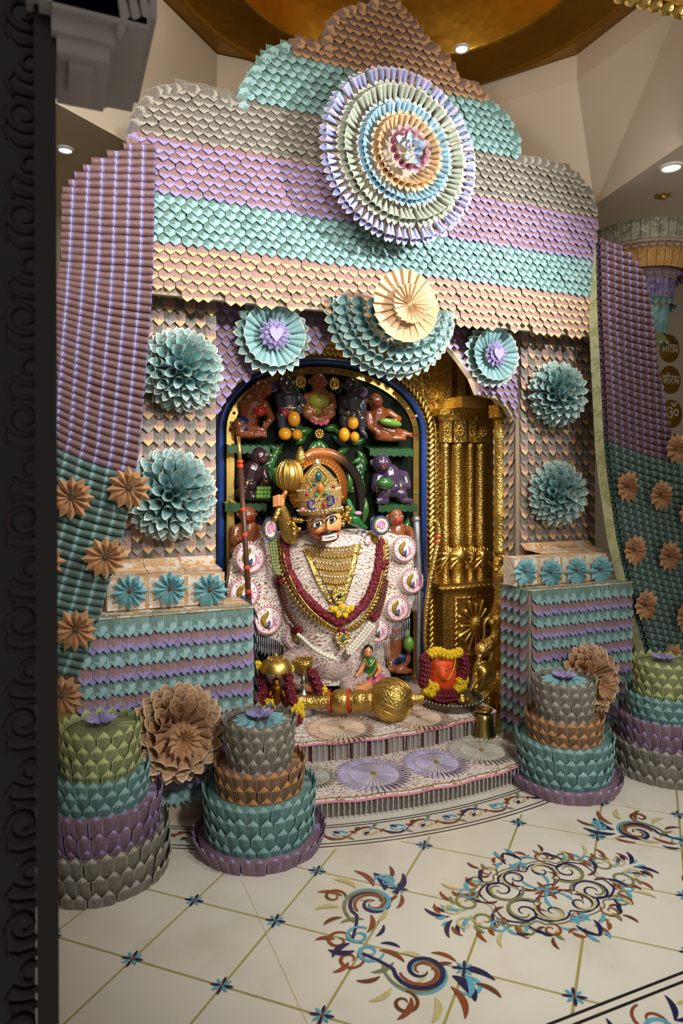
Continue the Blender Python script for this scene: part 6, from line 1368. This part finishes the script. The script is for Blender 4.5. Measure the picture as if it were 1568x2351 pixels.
# orange idol on a silver tray
tp = atZ(1037, 1618, Z2); k = pxm(tp); tray = thing('silver_tray', tp, 'round dark silver tray holding the orange idol on the upper step', 'tray')
MB().lathe([(.001, .006), (62*k, .006), (66*k, 16*k), (72*k, 22*k), (73*k, 20*k), (68*k, 8*k), (62*k, 0), (.001, 0)], Matrix.Translation(tp), 40, cap=False).build('tray_dish', simple('tarnished_silver', '6c665c', .3, .9), tray)
b = MB(); [b.ell(tp+V((72*k*math.cos(a), 72*k*math.sin(a), 21*k)), 2.8*k, 6, 4) for a in [2*math.pi*i/48 for i in range(48)]]; b.build('bead_rim', M['silver'], tray)
oi = thing('orange_idol', tp+V((-.04, 0, .01)), 'bright orange vermilion-coated idol stone with silver eyes', 'idol'); M['vermilion'] = simple('vermilion', 'e04a10', .55, var=.08, bump=.3, bscale=40)
oc = atY(1018, 1548, tp.y); b = MB(); b.ell(oc, (32*k, 24*k, 42*k), 16, 12); b.ell(oc+V((0, 0, 24*k)), (33*k, 20*k, 17*k), 14, 10); b.ell(oc+V((-10*k, -10*k, 5*k)), (16*k, 18*k, 20*k)); b.cap(oc, V((oc.x, oc.y+8*k, tp.z+.03)), 26*k, 16*k); b.build('idol_stone', M['vermilion'], oi, remesh=.005, sm=4)
for ex, ey in ((1025, 1539), (1034, 1534)): MB().ell(atY(ex, ey, tp.y-26*k), (2.6*k, 2*k, 2.2*k), 8, 6).build('silver_eye', M['silver'], oi); MB().ell(atY(ex, ey, tp.y-28.5*k), 1*k, 6, 4).build('pupil', M['eyeb'], oi)
MB().ell(atY(1029, 1530, tp.y-25*k), (1.6*k, 1.4*k, 2.2*k), 6, 4).build('tilak', M['lip'], oi)
MB().tube(smooth_path([atY(x, y, tp.y-dd*k) for x, y, dd in ((1002, 1508, 20), (1006, 1535, 27), (1016, 1558, 28), (1028, 1560, 28), (1040, 1540, 26), (1046, 1512, 20))], 6), 1.6*k, 6).build('chain', M['gold_s'], oi)
g3 = thing('offering_garland', tp, 'garland of red and yellow blossoms ringing the orange idol on the tray', 'garland')
for x, y, m_ in [(990+9*i, 1500-4*math.sin(i), 'yellowf') for i in range(8)] + [(975+2*math.sin(i), 1512+11*i, 'maroon') for i in range(6)] + [(1062+5*math.sin(i*.8), 1508+11*i, 'maroon') for i in range(5)] + [(984, 1572, 'yellowf'), (978, 1584, 'yellowf'), (990, 1590, 'yellowf'), (998, 1578, 'yellowf'), (1056, 1562, 'yellowf'), (1062, 1574, 'yellowf'), (1050, 1580, 'yellowf'), (1066, 1560, 'yellowf')] + [(1002+8*i, 1602+2*math.sin(i), 'maroon') for i in range(6)] + [(1006+8*i, 1592, 'maroon') for i in range(5)]:
    pom(atY(x, y, tp.y-14*k), 11.5*k, m_, 'red_blossom' if m_ == 'maroon' else 'yellow_blossom', g3)
gp = atZ(1060, 1620, tp.z+.01); pot = thing('gold_pot', gp, 'tiny round gold pot on the silver tray beside the orange idol', 'pot')
MB().lathe([(5*k, 0), (12*k, 5*k), (14*k, 13*k), (10*k, 20*k), (5*k, 23*k), (7*k, 26*k)], Matrix.Translation(gp), 16).build('pot_body', M['gold_c'], pot); MB().ell(gp+V((.04, .0, 12*k)), (7*k, 7*k, 7*k)).build('pot_lid', M['gold_c'], pot)
# brass vessel
vp = atZ(1110, 1688, Z1+.001); k = pxm(vp); vs_ = thing('brass_vessel', vp, 'plain upturned brass vessel standing on the lower step by the pedestal', 'vessel')
MB().lathe([(29*k, 0), (28*k, 4*k), (26*k, 8*k), (22*k, 38*k), (19*k, 48*k), (13*k, 54*k)], Matrix.Translation(vp), 28).build('vessel_body', M['brass'], vs_); MB().lathe([(13*k, 54*k), (20*k, 57*k), (21*k, 60*k), (15*k, 62*k), (12*k, 58*k)], Matrix.Translation(vp), 24).build('vessel_rim', M['brass'], vs_)
# elephant and lion statue
EY = .20; E = lambda x, y, e=0: atY(x, y, EY-e); k = pxm(E(1125, 1560)); el = thing('elephant_statue', (E(1130, 1600).x, EY, Z1), 'gold statue of a lion rearing on an elephant at the niche corner', 'statue')
b = MB(); b.ell(E(1142, 1580, -.05), (34*k, 50*k, 42*k), 16, 12); b.ell(E(1112, 1545, .04), (28*k, 26*k, 28*k), 14, 10)
b.chain([(E(1098, 1555, .08), 14*k), (E(1090, 1580, .10), 11*k), (E(1096, 1602, .10), 9*k), (E(1112, 1606, .10), 7*k), (E(1118, 1596, .1), 5*k)])
for x, y0 in ((1118, 1660), (1152, 1660)): b.chain([(E(x, 1600, .02), 16*k), (E(x, 1640, .02), 13*k), (E(x, y0+20, .02), 15*k)])
b.build('elephant_body', M['gold_c'], el, remesh=.005, sm=3)
ear = MB().grid(lambda u, v: E(1090+44*u+6*math.sin(v*3), 1520+70*v*(1-.35*u), .12+.05*math.sin(math.pi*u)*math.sin(math.pi*v)), 8, 8); ear.build('elephant_ear', M['gold_s'], el)
MB().tube(smooth_path([E(1095, 1528, .16), E(1110, 1520, .17), E(1128, 1528, .16), E(1136, 1550, .14)], 5), 3*k, 6).build('harness', M['gold_c'], el); MB().cap(E(1096, 1562, .14), E(1080, 1585, .18), 4*k, 2*k).build('tusk', M['gold_s'], el)
b = MB(); b.cap(E(1106, 1492, .06), E(1136, 1470, .05), 17*k, 15*k); b.chain([(E(1136, 1470, .05), 13*k), (E(1143, 1445, .05), 11*k), (E(1142, 1424, .07), 13*k)]); b.ell(E(1130, 1428, .10), (9*k, 10*k, 7*k))
for x in (1100, 1128): b.chain([(E(x+4, 1495, .07), 9*k), (E(x, 1510, .08), 6*k), (E(x-2, 1524, .08), 6*k)])
b.chain([(E(1150, 1460, .06), 7*k), (E(1158, 1478, .1), 5*k), (E(1152, 1490, .1), 5*k)]); b.build('lion_body', M['gold_c'], el, remesh=.005, sm=3)
MB().tube(smooth_path([E(1100, 1488, .06), E(1112, 1460, .08), E(1112, 1432, .08), E(1124, 1418, .08), E(1132, 1426, .08)], 5), 3*k, 7).build('lion_tail', M['gold_s'], el)
MB().box((E(1098, 1690).x, EY-.12, Z1), (E(1168, 1690).x, EY+.16, E(1130, 1672).z)).build('statue_plinth', M['gold_c'], el, False)
# bow, silver staff, spear
bw = thing('gold_bow', PT(985, 1510, .32), 'slender gold bow with orange ties leaning on the gold niche edge', 'bow')
P = smooth_path([PT(x, y, .32) for x, y in ((984, 1205), (992, 1197), (1003, 1200), (1008, 1222), (1002, 1260), (988, 1330), (979, 1400), (976, 1460), (980, 1510), (984, 1545))], 6); MB().tube(P, [SM*(4+3.5*math.sin(math.pi*min(1, i/len(P)*1.1))) for i in range(len(P))], 8).build('bow_limb', M['gold_c'], bw)
for x, y in ((1005, 1232), (1003, 1244)): MB().lathe([(8*SM, -3*SM), (9.5*SM, 0), (8*SM, 3*SM)], basis_z(PT(x, y, .32), (.1, 0, 1)), 12, cap=False).build('orange_tie', M['red_th'], bw)
ss = thing('silver_staff', PT(960, 1520, .25), 'glittering silver studded staff standing beside the blue panel rim', 'staff')
MB().tube([PT(x, y, .25) for x, y in ((955, 1192), (958, 1240), (961, 1300), (962, 1400), (960, 1500), (960, 1560))], [9*SM, 8*SM, 8*SM, 8*SM, 7*SM, 6*SM], 12).build('staff_shaft', M['silverd'], ss); MB().ell(PT(955, 1192, .25), (11*SM, 11*SM, 9*SM)).build('staff_head', M['silverd'], ss)
sp = thing('spear_staff', PT(576, 1400, .45), 'brown cane staff with gold upper end and red thread ties beside the monkeys', 'staff')
a, c, m_ = PT(547, 1002, .40), PT(577, 1470, .45), PT(552, 1070, .41)
MB().tube([a, m_], 5*SM, 10).build('gold_end', M['gold_s'], sp); M['cane'] = simple('cane_brown', '4a2c1e', .4); MB().tube([m_, m_.lerp(c, .5), c], [5.5*SM, 6*SM, 6.5*SM], 10).build('cane_shaft', M['cane'], sp)
for x, y in ((551, 1060), (553, 1070), (558, 1170), (563, 1228), (566, 1303), (571, 1358)): MB().lathe([(6.5*SM, -4*SM), (8*SM, 0), (6.5*SM, 4*SM)], basis_z(a.lerp(c, (y-1002)/468), c-a), 12, cap=False).build('red_tie', M['red_th'], sp)
